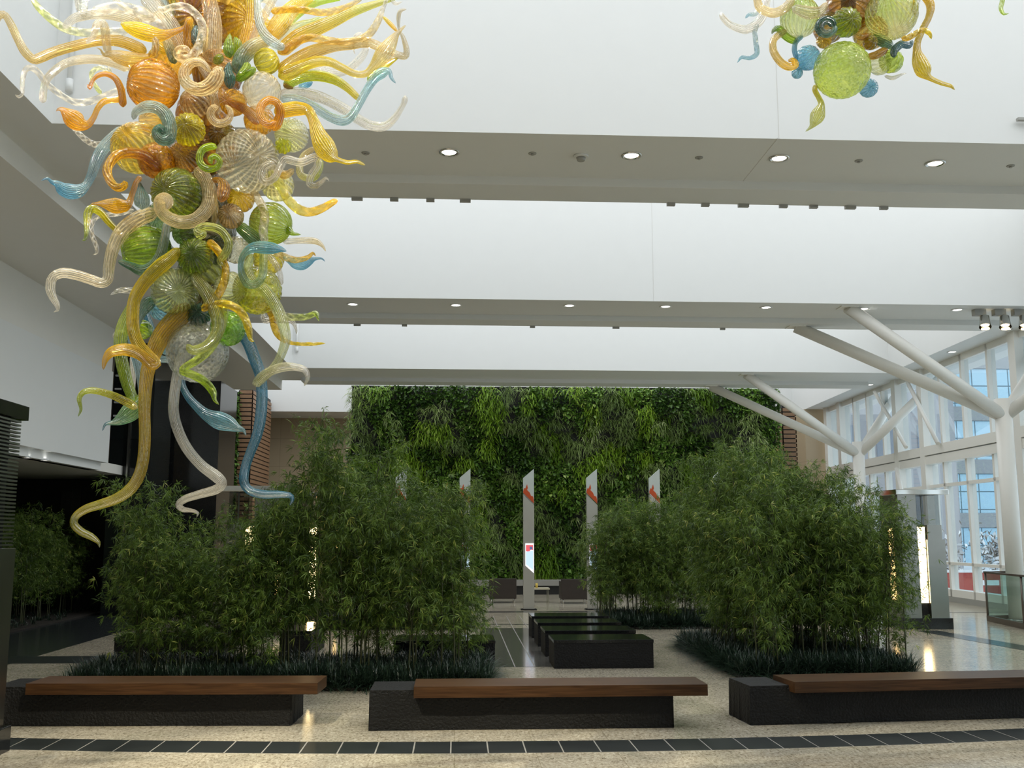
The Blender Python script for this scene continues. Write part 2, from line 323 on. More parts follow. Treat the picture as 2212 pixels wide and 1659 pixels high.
# seams in the painted board faces
for k, (px_, yb) in enumerate(((1679, 12.2), (1409, 21.35))):
    p = atY(px_, 200 if k == 0 else 500, yb); struct(box('trim_%d' % (k+1), p.x-.004, p.x+.004, yb-.004, yb+.01, ZS, ZTOP, SEAM))
p = atY(1679, 290, 12.2)
struct(box('trim_3', p.x-.004, p.x+.004, 12.2, YS1, ZS-.004, ZS+.01, SEAM))
# brackets along the far edge of the beams (blind clips)
def tabs(parent, pxs, py, y1):
    for k, q in enumerate(pxs):
        p = atY(q, py, y1); wd = .06 if k % 3 else .08
        box('blind_clip', p.x-wd, p.x+wd, y1-.05, y1+.012, ZS-.165, ZS-.119, GREYP, parent)
tabs(B1, (772, 852, 930, 1005, 1448, 1522, 1604, 1690, 1755, 1834, 1906), 417, 14.45)
tabs(B2, (772, 874, 1150, 1330, 1560), 695, 23.55)

# left side: upper white wall with soffit lip, recess below
XW = -7.88
struct(box('wall_left', XW-.35, XW, -12, 23.45, 5.58, ZS, WARMWHITE))
struct(box('wall_left.001', XW-.35, XW+.03, -12, 23.45, 3.5, 5.58, WHITE))
struct(box('wall_left.002', XW-.35, XW-.08, -12, 23.3, 3.33, 3.5, WHITE))
struct(box('ceiling.005', -22, XW-.2, -12, 27.2, 3.33, 3.55, WARMWHITE))
struct(box('wall_left.003', -22, -21.8, -12, 44, 0, ZTOP, WARMWHITE))
struct(box('wall_left.004', -15.4, -8.45, 27.0, 27.3, 0, 3.33, BLACKD))
struct(box('wall_left.005', -22, -15.4, 27.0, 27.3, 0, 3.33, DARKTW))
struct(box('wall_left.006', -15.6, -15.4, 18, 27.0, 0, 3.33, BLACKD))
box_d = struct(box('door_1', -10.15, -9.65, 26.93, 27.0, 0, 3.05, DARKTW))
box('door_handle', -9.75, -9.72, 26.87, 26.93, .95, 1.35, STEEL, box_d)
# dark granite screen wall with its steel rail
g = struct(box('wall_back', -8.42, -7.42, 25.2, 26.8, 0, ZS-.32, DARKTW))
box('vertical_rail', -7.98, -7.94, 25.12, 25.2, .1, 5.0, STEEL, g)
for k in range(5): box('wall_bracket', -8.36, -8.22, 25.13, 25.2, 4.75+.33*k, 4.79+.33*k, WHITE, g)
struct(box('wall_back.001', -7.6, -6.23, 27.0, 29.0, 0, 5.92, BLACKG))
# end wall of the hall
struct(box('wall_back.002', -22, 16.5, 44.3, 44.6, 0, ZTOP, BEIGE))
struct(box('wall_back.003', 13.95, 14.75, 40.0, 44.3, 0, ZS, BEIGE))
struct(box('wall_front', -22, 15.8, -12.3, -12, 0, ZTOP, WARMWHITE))
struct(box('wall_back.004', -12.0, -8.14, 38.4, 38.9, 0, ZS+.3, BLACKD))

# slatted cedar screens
def slat_screen(label, x0, x1, y0, y1, z0, z1):
    t = thing('slatted_screen', label, 'screen', ((x0+x1)/2, y0, 0))
    cx = (x0+x1)/2
    box('backing', x0-cx+.03, x1-cx-.03, .05, y1-y0-.03, z0, z1, BLACKD, t)
    bm = bmesh.new(); z = z0
    while z < z1-.1:
        bx(bm, x0-cx, x1-cx, 0, .035, z, z+.125); bx(bm, x1-cx-.035, x1-cx, 0, y1-y0, z, z+.125); bx(bm, x0-cx, x0-cx+.035, 0, y1-y0, z, z+.125); z += .165
    obj('slats', bm, SLATM, t)
slat_screen('cedar slatted screen left of the big planted wall', -8.1, -7.58, 38, 41.8, 0, 7.35)
slat_screen('cedar slatted screen at the right edge of the planted wall', 12.05, 12.58, 37, 39, 0, 6.7)

# right glass facade: bays of white posts, rails and panes
thick = [37.9, 32.2, 30.1, 24.2, 18.5, 12.5, 6.5, .5, -6]
thin = [36.5, 35.1, 33.6, 28.9, 27.4, 25.8, 22.6, 21.0, 20.0, 17, 15.5, 14, 11, 9.5, 8, 5, 3.5, 2, -1, -2.5, -4]
def fpost(bm, y, w_, d, z0, z1, off=0):
    prism(bm, [(xf(y-w_/2)+off, y-w_/2), (xf(y-w_/2)+d+off, y-w_/2), (xf(y+w_/2)+d+off, y+w_/2), (xf(y+w_/2)+off, y+w_/2)], z0, z1)
def frail(bm, ya, yb, z0, z1, d, off=0):
    prism(bm, [(xf(ya)+off, ya), (xf(ya)+d+off, ya), (xf(yb)+d+off, yb), (xf(yb)+off, yb)], z0, z1)
edges = [39.6]+thick
for k in range(len(thick)):
    ya, yb = thick[k], edges[k]; inner = [y for y in thin if ya < y < yb]
    bm = bmesh.new(); fpost(bm, ya, .34, .4, 0, ZS, -.12)
    wdw = struct(obj('window_%d' % (k+1), bm, COLWHITE))
    bm = bmesh.new()
    for y in inner: fpost(bm, y, .12, .22, .15, ZS)
    for z0, z1, d in ((.16, .36, .3), (1.05, 1.13, .2), (3.28, 3.37, .2)): frail(bm, ya+.17, yb-.17, z0, z1, d)
    frail(bm, ya+.17, yb-.17, 3.98, 4.22, .3, -.10); frail(bm, ya+.17, yb-.17, 4.25, 4.52, .3, -.13); frail(bm, ya+.17, yb-.17, 6.72, ZS, .25)
    obj('window_frame', bm, COLWHITE, wdw)
    bm = bmesh.new(); frail(bm, ya+.1, yb-.1, .2, ZS, .012, .10); obj('glass_pane', bm, PANE, wdw)
bm = bmesh.new(); frail(bm, -12, 39.6, 0, .16, .35); struct(obj('baseboard_right', bm, GREYP))
# narrow bay at the end
struct(box('wall_right', xf(39.6)-.1, xf(39.6)+.5, 39.45, 39.75, 0, ZS, COLWHITE))

# ------------------------------------------------------------------ floor inlays
def inlay(n, pts, m): bm = bmesh.new(); prism(bm, pts, -.01, .003); return struct(obj('trim_%d' % n, bm, m))
# curved tile band in front of the benches
bm = bmesh.new(); bj = bmesh.new()
def arc(x): return -0.0165*(x-.9)**2*(-1)
X = -8.0; k = 0
while X < 10.0:
    a, b = X+.007, X+.325; y0a, y0b = 9.32+arc(a), 9.32+arc(b)
    prism(bm, [(a, y0a), (b, y0b), (b, y0b+.5), (a, y0a+.5)], -.01, .004); X += .332
struct(obj('trim_10', bm, DARKTILE))
bm = bmesh.new(); X = -8.0
while X < 10: prism(bm, [(X, 9.315+arc(X)), (X+.332, 9.315+arc(X+.332)), (X+.332, 9.825+arc(X+.332)), (X, 9.825+arc(X))], -.01, .002); X += .332
struct(obj('trim_11', bm, GROUT))
inlay(12, [(.56, 15.2), (1.46, 15.2), (1.54, 21.4), (.56, 21.4)], AISLE)
for n, (xa, xb) in enumerate(((.87, .89), (1.16, 1.20), (1.47, 1.51))):
    inlay(13+n, [(xa-.008, 15.2), (xa+.008, 15.2), (xb+.008, 24.5), (xb-.008, 24.5)], GROUT).location.z = .002
inlay(16, [(-20, 15.9), (-6.6, 15.9), (-6.6, 33), (-20, 33)], DARKGL)
inlay(17, [(-20, 16.0), (-5.1, 16.0), (-5.1, 16.9), (-20, 16.9)], DARKTILE).location.z = .001
inlay(18, [(-7.5, 25.7), (12, 25.7), (12, 26.0), (-7.5, 26.0)], DARKGL)
inlay(19, [(-6.6, 22.2), (3, 22.2), (3, 22.32), (-6.6, 22.32)], DARKGL)
inlay(20, [(9.2, 20.4), (9.65, 20.4), (10.1, 14), (9.6, 14)], DARKGL)
inlay(21, [(-4.9, 13.9), (.55, 14.9), (.55, 15.0), (-4.9, 15.0)], DARKGL)
inlay(22, [(10.1, 25), (14, 25), (14, 25.15), (10.1, 25.15)], DARKGL)

# ------------------------------------------------------------------ ceiling fittings
def downlight(p, lit, label, grp, r=.11):
    t = thing('ceiling_downlight', label, 'ceiling light', (p.x, p.y, p.z), 0, grp)
    bm = bmesh.new(); n = 24
    ring = []
    for rr, z in ((r*1.25, -.002), (r*1.2, -.012), (r, -.012), (r*.82, .05 if lit else .03)):
        ring.append([bm.verts.new((rr*math.cos(6.28318*i/n), rr*math.sin(6.28318*i/n), z)) for i in range(n)])
    for a, b in zip(ring, ring[1:]):
        for i in range(n): bm.faces.new((a[i], a[(i+1) % n], b[(i+1) % n], b[i]))
    obj('trim_ring', bm, CHROME if lit else WHITE, t, True)
    bm = bmesh.new(); bmesh.ops.create_circle(bm, cap_ends=True, radius=r*.82, segments=n); o = obj('lamp_lens', bm, DOWNL, t); o.location.z = -.004
DLG = 'recessed downlights'
for i, (a, b) in enumerate(((970, 329), (1364, 336), (1683, 342), (2020, 353))):
    downlight(atZ(a, b, ZS-.002), True, 'round recessed downlight glowing in the nearest beam soffit, %s from the left' % ('first', 'second', 'third', 'fourth')[i], DLG)
for i, (a, b) in enumerate(((762, 656), (985, 658), (1230, 659), (1438, 661), (1655, 663), (1865, 666), (2068, 668))):
    downlight(atZ(a, b+1, ZS-.002), False, 'small round downlight in the second beam soffit, %s from the left' % ('first', 'second', 'third', 'fourth', 'fifth', 'sixth', 'seventh')[i], DLG)
for i, (a, b) in enumerate(((1880, 831), (2057, 760), (2175, 711))):
    downlight(atZ(a, b, ZS-.002), i == 2, ('round downlight in the sloping right soffit, farthest', 'round downlight in the right soffit above the glass wall, middle one', 'bright round downlight in the right soffit under the hanging spot lamps')[i], DLG)
for i, (a, b, z) in enumerate(((60, 988, 3.33), (98, 994, 3.33))):
    downlight(atZ(a, b, z-.002), False, ('small downlight under the left overhang nearest the steel tower', 'small downlight under the left overhang, farther one')[i], DLG, .08)
for i, (a, b) in enumerate(((790, 330), (1150, 331), (1510, 340), (1855, 347), (2183, 358))):
    p = atZ(a, b, ZS); bm = bmesh.new(); cyl(bm, (0, 0, -.001), (0, 0, -.012), .055, .05); cyl(bm, (0, 0, -.012), (0, 0, -.03), .018)
    o = obj('sprinkler_head', bm, GREYP); o.location = p
    tag(o, 'small flush sprinkler cap in the nearest beam soffit, %s from the left' % ('first', 'second', 'third', 'fourth', 'fifth')[i], 'sprinkler', 'sprinkler caps in the nearest beam')
p = atZ(1255, 336, ZS); t = thing('smoke_detector', 'round smoke detector in the nearest beam soffit', 'smoke detector', p)
cylo('detector_base', (0, 0, 0), (0, 0, -.03), .10, WHITE, t); cylo('detector_head', (0, 0, -.03), (0, 0, -.075), .065, GREYP, t, r1=.05)
# vertical conduits on the well faces
def conduit(px_, y0_, y1_, Y, label):
    p, q = atY(px_, y0_, Y-.05), atY(px_, y1_, Y-.05); t = thing('wall_conduit', label, 'pipe', q)
    cylo('pipe', (0, 0, 0), (0, 0, max(.3, p.z-q.z)), .03, WHITE, t); cylo('coupling', (0, 0, -.06), (0, 0, .10), .045, WHITE, t)
conduit(149, -60, 188, 12.2, 'white conduit running down the white wall behind the hanging glass')
conduit(1929, 705, 768, 30.75, 'white conduit on the white wall above the diagonal column arms')
conduit(641, 700, 756, 30.75, 'thin white conduit on the white wall right of the blue and clear glass tendrils')
conduit(1751, 828, 850, 41.9, 'short white conduit on the farthest white wall at right')
p = atY(2200, 256, 12.1); o = box('wall_bracket', 0, .3, 0, .06, -.015, .02, GREYP); o.location = p; tag(o, 'grey bracket on the white wall at the right edge of the picture', 'bracket')
# spot lamps under the second beam
for i, q in enumerate((2115, 2158, 2200)):
    p = atZ(q, 669, ZS); t = thing('spot_lamp', 'lit spot lamp hanging under the second beam, %s' % ('leftmost of the row of three', 'middle of the row of three', 'rightmost of the row of three')[i], 'spot lamp', p, 0, 'row of spot lamps')
    box('housing', -.14, .12, -.08, .08, -.14, 0, GREYP, t, .01); cylo('yoke', (.06, 0, -.14), (.06, 0, -.2), .02, GREYP, t)
    bm = bmesh.new(); cyl(bm, (.10, -.02, -.17), (.05, -.12, -.42), .10, .13, 20, False); obj('reflector', bm, CHROME, t)
    bm = bmesh.new(); cyl(bm, (.06, -.10, -.34), (.055, -.11, -.37), .085, .09, 20); obj('lamp_lens', bm, LAMPH, t)

# ------------------------------------------------------------------ branching columns
def branch_column(label, x, y, znode, ends, zb=0):
    t = thing('branching_column', label, 'column', (x, y, 0)); r = .185
    bm = bmesh.new(); cyl(bm, (0, 0, 0), (0, 0, znode+.12), r, r, 32); obj('shaft', bm, COLWHITE, t)
    cylo('floor_collar', (0, 0, 0), (0, 0, .05), .21, STEEL, t)
    for (ex, ey, ez) in ends:
        bm = bmesh.new(); cyl(bm, (math.copysign(.05, ex-x), math.copysign(.03, ey-y), znode-.25), (ex-x, ey-y, ez), .14, .14, 24); obj('diagonal_arm', bm, COLWHITE, t)
        box('arm_plate', ex-x-.2, ex-x+.2, ey-y-.17, ey-y+.17, ez-.02, ez+.0, COLWHITE, t)
cx_ = (12.45, 22.45); branch_column('white branching column at right behind the glass balustrade', 12.45, 22.45, 4.85,
    [(8.65, 21.7, ZS), (8.0, 23.3, ZS-.12), (15.0, 20.7, ZS), (15.0, 24.3, ZS)])
branch_column('white branching column farther back behind the right bamboo', 12.95, 32.2, 4.75,
    [(9.1, 31.3, ZS), (8.4, 33.1, ZS-.12), (15.2, 30.6, ZS), (15.2, 33.8, ZS)])
branch_column('white branching column nearest the camera, mostly beyond the right edge', 11.6, 13.3, 4.8,
    [(8.6, 12.6, ZS), (9.0, 14.2, ZS-.12), (13.9, 12.0, ZS), (13.9, 14.6, ZS)])
# crossed braces behind the glass near the narrow bay
for i, (ya, za, yb, zb_) in enumerate(((30.6, 6.6, 28.6, 4.5), (33.5, 6.7, 31.0, 4.6), (31.9, 4.0, 30.6, 1.2))):
    o = cylo('wind_brace', (xf(ya)-.25, ya, za), (xf(yb)-.25, yb, zb_), .06, COLWHITE)
    tag(o, ('white diagonal brace at the upper glass wall left of the nearer column', 'white diagonal brace in front of the upper glass wall farther back', 'white diagonal brace in the lower narrow bay of the glass wall')[i], 'brace')

# ------------------------------------------------------------------ glass balustrade
t = thing('glass_balustrade', 'glass balustrade with dark top rail at the right edge', 'balustrade', (11.7, 21.0, 0))
def seg(name, pts, z0, z1, m, th):
    (xa, ya), (xb, yb) = pts; d = Vector((xb-xa, yb-ya, 0)).normalized(); n = Vector((-d.y, d.x, 0))*th/2
    bm = bmesh.new(); prism(bm, [(xa+n.x-11.7, ya+n.y-21), (xb+n.x-11.7, yb+n.y-21), (xb-n.x-11.7, yb-n.y-21), (xa-n.x-11.7, ya-n.y-21)], z0, z1); obj(name, bm, m, t)
A_, B_, C_ = (11.85, 22.6), (11.55, 20.6), (11.3, 14)
for a, b in ((A_, B_), (B_, C_), (A_, (13.6, 22.9))):
    seg('glass_panel', (a, b), .12, 1.05, RAILG, .016); seg('top_rail', (a, b), 1.05, 1.09, RAILM, .08); seg('base_shoe', (a, b), 0, .12, RAILM, .06)
for q in (A_, B_): cylo('rail_post', (q[0]-11.7, q[1]-21, .0), (q[0]-11.7, q[1]-21, 1.06), .025, RAILM, t)

# ------------------------------------------------------------------ benches
def bench(label, x, y, rz, sx, wx):
    t = thing('stone_bench', label, 'bench', (x, y, 0), rz, 'stone and timber benches')
    L_ = 3.02
    bm = bmesh.new(); bx(bm, 0, L_, 0, .62, 0, .36, .006)
    bmesh.ops.subdivide_edges(bm, edges=[e for e in bm.edges if e.calc_length() > .5], cuts=14, use_grid_fill=True)
    for v in bm.verts:
        if v.co.z < .352:
            j = .010; v.co.x += random.uniform(-j, j) if (v.co.x < .02 or v.co.x > L_-.02) else 0; v.co.y += random.uniform(-j, j)*.8 if (v.co.y < .02 or v.co.y > .6) else 0
    for v in bm.verts: v.co.z = max(v.co.z, 0)
    obj('stone_base', bm, BLACKR, t)
    bm = bmesh.new(); bx(bm, wx, wx+2.90, -.13, .42, .325, .435, .004); obj('timber_seat', bm, WOODM, t)
    bm = bmesh.new(); bx(bm, 0.004, wx-.004, .004, .616, .355, .385, .004); obj('honed_top', bm, BLACKG if False else BLACKR, t)
bench('black stone bench with brown timber seat at left, under the hanging glass', -4.66, 10.86, -.042, 0, .40)
bench('black stone bench with brown timber seat in the centre of the row', -.84, 10.42, 0, 0, .44)
bench('black stone bench with brown timber seat at right, running out of the picture', 2.98, 10.50, .085, 0, .42)

# ------------------------------------------------------------------ granite blocks
def block(label, x0, x1, y0, y1, h=.4):
    bm = bmesh.new(); w_, d = x1-x0, y1-y0
    bx(bm, -w_/2, w_/2, 0, d, 0, h-.045, .004, 0); bx(bm, -w_/2-.006, w_/2+.006, -.006, d+.006, h-.045, h, .005, 1)
    o = obj('granite_block', bm, [BLACKR, BLACKG]); o.location = ((x0+x1)/2, y0, 0)
    tag(o, label, 'block seat', 'polished black granite block seats')
for i, y in enumerate((14.98, 16.45, 17.9, 19.35)):
    block(('front block of the row of four right of the aisle', 'second block from the front in the row right of the aisle', 'third block from the front in the row right of the aisle', 'rearmost block of the row of four right of the aisle')[i].replace('block', 'polished black granite block', 1), 1.42, 2.86, y, y+.84)
block('polished black granite block left of the aisle behind the left bed, nearest the aisle', -.88, .57, 15.0, 15.85)
block('polished black granite block at far left behind the left bamboo bed', -5.0, -3.40, 15.65, 16.5)
block('narrow black granite block seen through the bamboo stems left of centre', -2.72, -2.24, 16.4, 18.1, .42)

# ------------------------------------------------------------------ steel light towers
def tower(label, x, y, rz=0, louvre=False, flip=1):
    t = thing('light_tower', label, 'light tower', (x, y, 0), rz)
    W_ = 1.30 if louvre else .95; f = lambda a, b: (a, b) if flip > 0 else (W_-b, W_-a)
    def pb(name, a, b, y0, y1, z0, z1, m, bev=0): a, b = f(a, b); return box(name, a, b, y0, y1, z0, z1, m, t, bev)
    pb('plinth', -.05, W_+.05, -.06, .95, 0, .22, BLACKG, .006)
    if louvre:
        pb('steel_panel', .05, 1.30, 0, .9, .22, 1.78, STEEL, .004)
        pb('core', .12, 1.20, .06, .84, 1.78, 2.95, BLACKD)
        bm = bmesh.new(); z = 1.80
        while z < 2.93: bx(bm, .07, 1.28, .0, .05, z, z+.016); bx(bm, .07, .12, 0, .88, z, z+.016); bx(bm, 1.23, 1.28, 0, .88, z, z+.016); z += .034
        for q in (.3, .6, .9, 1.17): bx(bm, q, q+.012, .01, .04, 1.78, 2.95)
        obj('louvre', bm, STEEL, t)
        pb('cap', -.06, 1.31, -.08, .96, 2.95, 3.08, plain('cap_steel', (.06, .06, .055), .15, .9), .004)
        return
    pb('core', .04, .90, .06, .84, .22, 2.05, BLACKG); pb('corner_post', .40, .44, .3, .34, 2.05, 2.72, STEEL); pb('corner_post', .84, .87, .75, .78, 2.05, 2.72, STEEL); pb('centre_pier', .0, .385, 0, .9, .22, 2.72, STEEL)
    pb('lamp_strip', .40, .555, .03, .062, .52, 2.06, LAMPH); pb('lamp_strip', -.012, .004, .30, .52, .55, 2.04, LAMPW)
    pb('right_pier', .575, .95, -.02, .88, .22, 1.80, STEEL); pb('pier_shoulder', .60, .90, .0, .86, 1.80, 2.10, STEEL)
    pb('glass_head', .60, .88, .02, .84, 2.10, 2.72, TOWERG)
    pb('cap', -.06, 1.06, -.08, .96, 2.72, 2.83, CHROME, .01)
tower('brushed steel tower with two glowing strips right of the right bamboo', 9.12, 20.75)
tower('steel tower with glowing strips half hidden behind the left bamboo', -4.42, 19.9, 0, False, -1)
tower('steel tower with a dimmer glowing strip farther back behind the left bamboo', -3.62, 22.9, 0, False, -1)
tower('louvred steel tower cut by the left edge of the picture', -5.30, 8.72, 0, True)

# ------------------------------------------------------------------ pylons with screens
SCR_B = plain('screen_blue', (.1, .2, .3), .3, emit=(.62, .80, .95), estr=1.0)
SCR_R = plain('screen_red', (.4, .05, .05), .3, emit=(.80, .13, .16), estr=.9)
SCR_D = plain('screen_navy', (.05, .07, .2), .3, emit=(.12, .16, .34), estr=.8)
SCR_W = plain('screen_border', (.9, .9, .9), .3, emit=(.92, .95, 1), estr=1.1)
FROST = plain('frosted_pylon_panel', (.62, .68, .66), .35)
def quad(bm, pts, y, th=.01):
    a = [bm.verts.new((x, y, z)) for x, z in pts]; b = [bm.verts.new((x, y+th, z)) for x, z in pts]; n = len(pts)
    bm.faces.new(a); bm.faces.new(b[::-1])
    for i in range(n): bm.faces.new((a[i], b[i], b[(i+1) % n], a[(i+1) % n]))
PYST = plain('satin_pylon_steel', (.55, .54, .50), .4, .55)
def pylon(x, label):
    t = thing('display_pylon', label, 'display pylon', (x, 26.45, 0), 0, 'steel display pylons'); W = .28
    bm = bmesh.new(); quad(bm, [(0, .03), (W, .03), (W, 2.66), (0, 2.94)], 0, .16); obj('steel_body', bm, PYST, t)
    bm = bmesh.new(); quad(bm, [(0, 2.97), (W, 2.69), (W, 3.60), (0, 3.36)], .03, .1); obj('frosted_head', bm, FROST, t)
    bm = bmesh.new(); quad(bm, [(.0, 3.02), (.03, 3.10), (.06, 3.09), (.10, 3.20), (.12, 3.10), (.10, 3.05), (.17, 2.98), (.20, 2.90), (.255, 2.88), (W-.005, 2.80), (W-.005, 2.70), (.0, 2.97)], .02, .01); obj('flame_emblem', bm, ORANGEG, t)
    bm = bmesh.new(); quad(bm, [(.0, 2.94), (.0, 2.97), (W, 2.69), (W, 2.66)], -.005, .17); obj('edge_strip', bm, CHROME, t)
    sc = obj('screen', (lambda b: (quad(b, [(.05, 1.68), (.265, 1.68), (.265, .93), (.05, 1.12)], -.012, .012), b)[1])(bmesh.new()), SCR_W, t)
    for nm, pts, m in (('screen_picture', [(.065, 1.47), (.25, 1.50), (.25, 1.00), (.065, 1.15)], SCR_B), ('screen_heading', [(.065, 1.64), (.25, 1.64), (.25, 1.51), (.19, 1.52), (.15, 1.47), (.065, 1.48)], SCR_R), ('screen_logo', [(.16, 1.60), (.22, 1.60), (.235, 1.56), (.22, 1.52), (.16, 1.53)], SCR_D)):
        bm = bmesh.new(); quad(bm, pts, -.018 if nm != 'screen_logo' else -.024, .01); obj(nm, bm, m, sc)
    box('base_plate', -.06, W+.06, -.05, .22, 0, .03, BLACKD, t)
for k, (x, lb) in enumerate(((1.73, 'tall steel display pylon fully visible in front of the planted wall'), (3.38, 'tall steel display pylon just right of the fully visible one'), (5.03, 'tall steel display pylon third of the visible heads, rising from the bamboo'),
        (6.68, 'tall steel display pylon hidden behind the big right bamboo'), (.08, 'tall steel display pylon behind the right end of the left bamboo'), (-1.57, 'tall steel display pylon behind the middle of the left bamboo'))):
    pylon(x, lb)

# ------------------------------------------------------------------ lounge in front of the planted wall
def armchair(x, y, rz, label):
    t = thing('armchair', label, 'armchair', (x, y, 0), rz, 'dark lounge armchairs')
    box('seat', -.24, .24, -.34, .26, .14, .38, BROWNL, t, .03); box('backrest', -.38, .38, .22, .38, .12, .68, BROWNL, t, .02)
    for s in (-1, 1): box('arm', s*.24 if s > 0 else -.38, .38 if s > 0 else -.24, -.38, .22, .12, .60, BROWNL, t, .02)
    for sx in (-1, 1):
        for sy in (-1, 1): cylo('leg', (sx*.33, sy*.33, 0), (sx*.33, sy*.33, .13), .015, CHROME, t, n=8)
armchair(1.33, 29.5, math.pi, 'dark brown box armchair left of the fully visible pylon, seen from behind')
armchair(3.32, 29.1, math.pi, 'dark brown box armchair right of the fully visible pylon, seen from behind')
t = thing('side_table', 'low pale table between the two dark armchairs', 'table', (2.37, 29.6, 0))
box('tabletop', -.35, .3, -.25, .25, .36, .40, plain('pale_top', (.6, .55, .42), .4), t)
for sx in (-.3, .26):
    for sy in (-.2, .2): box('leg', sx-.012, sx+.012, sy-.012, sy+.012, 0, .36, CHROME, t)
o = box('menu_card', -.045, .045, -.006, .006, 0, .24, plain('card_white', (.85, .85, .82), .5)); o.location = (2.16, 29.5, .40); tag(o, 'white upright card on the low pale table', 'card')
o = cylo('drink_glass', (0, 0, 0), (0, 0, .13), .035, plain('yellow_drink', (.7, .5, .08), .2)); o.location = (2.31, 29.55, .40); tag(o, 'yellow drink glass on the low pale table', 'glass')
t = thing('low_counter', 'long dark counter with grey top at the foot of the planted wall', 'counter', (3.9, 33.2, 0))
box('counter_top', -7.2, 7.2, 0, .8, .28, .44, plain('counter_grey', (.30, .29, .27), .4), t); box('counter_base', -7.1, 7.1, .08, .8, 0, .28, BLACKD, t)
t = thing('sign_stand', 'small sign stand glimpsed through the left bamboo', 'sign stand', (-4.95, 21.6, 0))
cylo('pole', (0, 0, 0), (0, 0, 1.15), .015, STEEL, t); cylo('base', (0, 0, 0), (0, 0, .02), .14, STEEL, t); box('sign_panel', -.09, .09, -.03, -.01, 1.1, 1.3, plain('sign_pale', (.7, .74, .78), .4), t)
# ------------------------------------------------------------------ leaves
def leaf_mesh(name, P, D, Nn, Ln, Wd, tint, mat, seg=2, droop=0.0):
    """P base points, D directions, Nn side vectors (all n x 3), Ln length, Wd width, one folded blade each"""
    n = len(P); ts = np.linspace(0, 1, seg+2); prof = np.sin(np.pi*np.clip(ts, 0.0, 1)**.75)
    verts = []; per = 0; rows = []
    for k, t in enumerate(ts):
        c = P + D*(Ln*t)[:, None]; c = c.copy(); c[:, 2] -= droop*Ln*t*t
        if k == 0 or k == len(ts)-1: rows.append((per, 1)); verts.append(c[:, None, :]); per += 1
        else:
            wv = Nn*(Wd*prof[k]*.5)[:, None]; rows.append((per, 2)); verts.append(np.stack([c-wv, c+wv], 1)); per += 2
    V = np.concatenate(verts, 1).reshape(-1, 3); F = []
    for (a, na), (b, nb) in zip(rows, rows[1:]):
        if na == 1: F.append((a, b, b+1))
        elif nb == 1: F.append((a, b, a+1))
        else: F.append((a, b, b+1)); F.append((a, b+1, a+1))
    F = np.array(F); off = (np.arange(n)*per)[:, None, None]; FF = (F[None]+off).reshape(-1, 3)
    me = bpy.data.meshes.new(name); me.vertices.add(len(V)); me.vertices.foreach_set('co', V.astype(np.float32).ravel())
    me.loops.add(FF.size); me.loops.foreach_set('vertex_index', FF.astype(np.int32).ravel())
    me.polygons.add(len(FF)); me.polygons.foreach_set('loop_start', (np.arange(len(FF))*3).astype(np.int32)); me.polygons.foreach_set('loop_total', np.full(len(FF), 3, np.int32))
    at = me.attributes.new('tint', 'FLOAT', 'POINT'); at.data.foreach_set('value', np.repeat(tint, per).astype(np.float32))
    me.materials.append(mat); me.update(); me.validate(); return me
def unit(v): return v/np.maximum(np.linalg.norm(v, axis=1), 1e-6)[:, None]

def bamboo_variant(h, spread, nl, s):
    r = np.random.default_rng(s); rr = random.Random(s)
    bm = bmesh.new(); anchors = []
    for c in range(4):
        a = rr.uniform(0, 6.28); lean = rr.uniform(.05, .28)*spread; hh = h*rr.uniform(.72, 1); bx0, by0 = rr.uniform(-.2, .2), rr.uniform(-.2, .2)
        prev = Vector((bx0, by0, 0)); K = 12; t0 = rr.uniform(.12, .40)
        for k in range(1, K+1):
            t = k/K; p = Vector((bx0+math.cos(a)*lean*t**2*1.6, by0+math.sin(a)*lean*t**2*1.6, hh*t*(1-.05*t)))
            cyl(bm, prev, p, .010*(1-.7*(k-1)/K)+.001, .010*(1-.7*k/K)+.001, 6, False)
            if t > t0:
                for q in range(3):
                    b = rr.uniform(0, 6.28); ln = rr.uniform(.12, .42)*spread*(1.15-.55*abs(t-.55)); e = p+Vector((math.cos(b)*ln, math.sin(b)*ln, rr.uniform(-.02, .26)))
                    cyl(bm, p, e, .003, .0012, 4, False); anchors.append((p, e, t))
            prev = p
    cm = bpy.data.meshes.new('culm'); bm.to_mesh(cm); bm.free(); cm.materials.append(CULM)
    A = np.array([a[0] for a in anchors]); E = np.array([a[1] for a in anchors])
    ng = nl//9; gi = (len(A)*r.random(ng)**.8).astype(int); f = r.uniform(.35, 1.15, ng)
    G = A[gi]+(E[gi]-A[gi])*f[:, None]+r.normal(0, .075*spread, (ng, 3)); out = unit(E[gi]-A[gi]+r.normal(0, .25, (ng, 3)))
    G = np.repeat(G, 9, 0); O = np.repeat(out, 9, 0); n = len(G)
    D = unit(O*.7+r.normal(0, .55, (n, 3))+np.array([0, 0, -.35])); S = unit(np.cross(D, r.normal(0, 1, (n, 3))))
    tint = np.clip(np.repeat(r.beta(1.6, 2.2, ng), 9)+r.normal(0, .14, n), 0, 1)
    fm = leaf_mesh('foliage', G, D, S, r.uniform(.06, .125, n), r.uniform(.008, .0135, n), tint, BAMBOO, 1, .25)
    return cm, fm
BV = [bamboo_variant(2.6, 1.0, 9000, 101+i) for i in range(5)]
def bamboo_bed(spots, name_label, group):
    for i, (x, y, h) in enumerate(spots):
        cm, fm = BV[random.randrange(5)]; t = thing('bamboo_plant', name_label, 'bamboo', (x, y, .03), random.uniform(0, 6.28), group)
        s = h/2.6; t.scale = (.62+.38*s, .62+.38*s, s)
        link(bpy.data.objects.new('culms', cm), t); link(bpy.data.objects.new('foliage', fm), t)
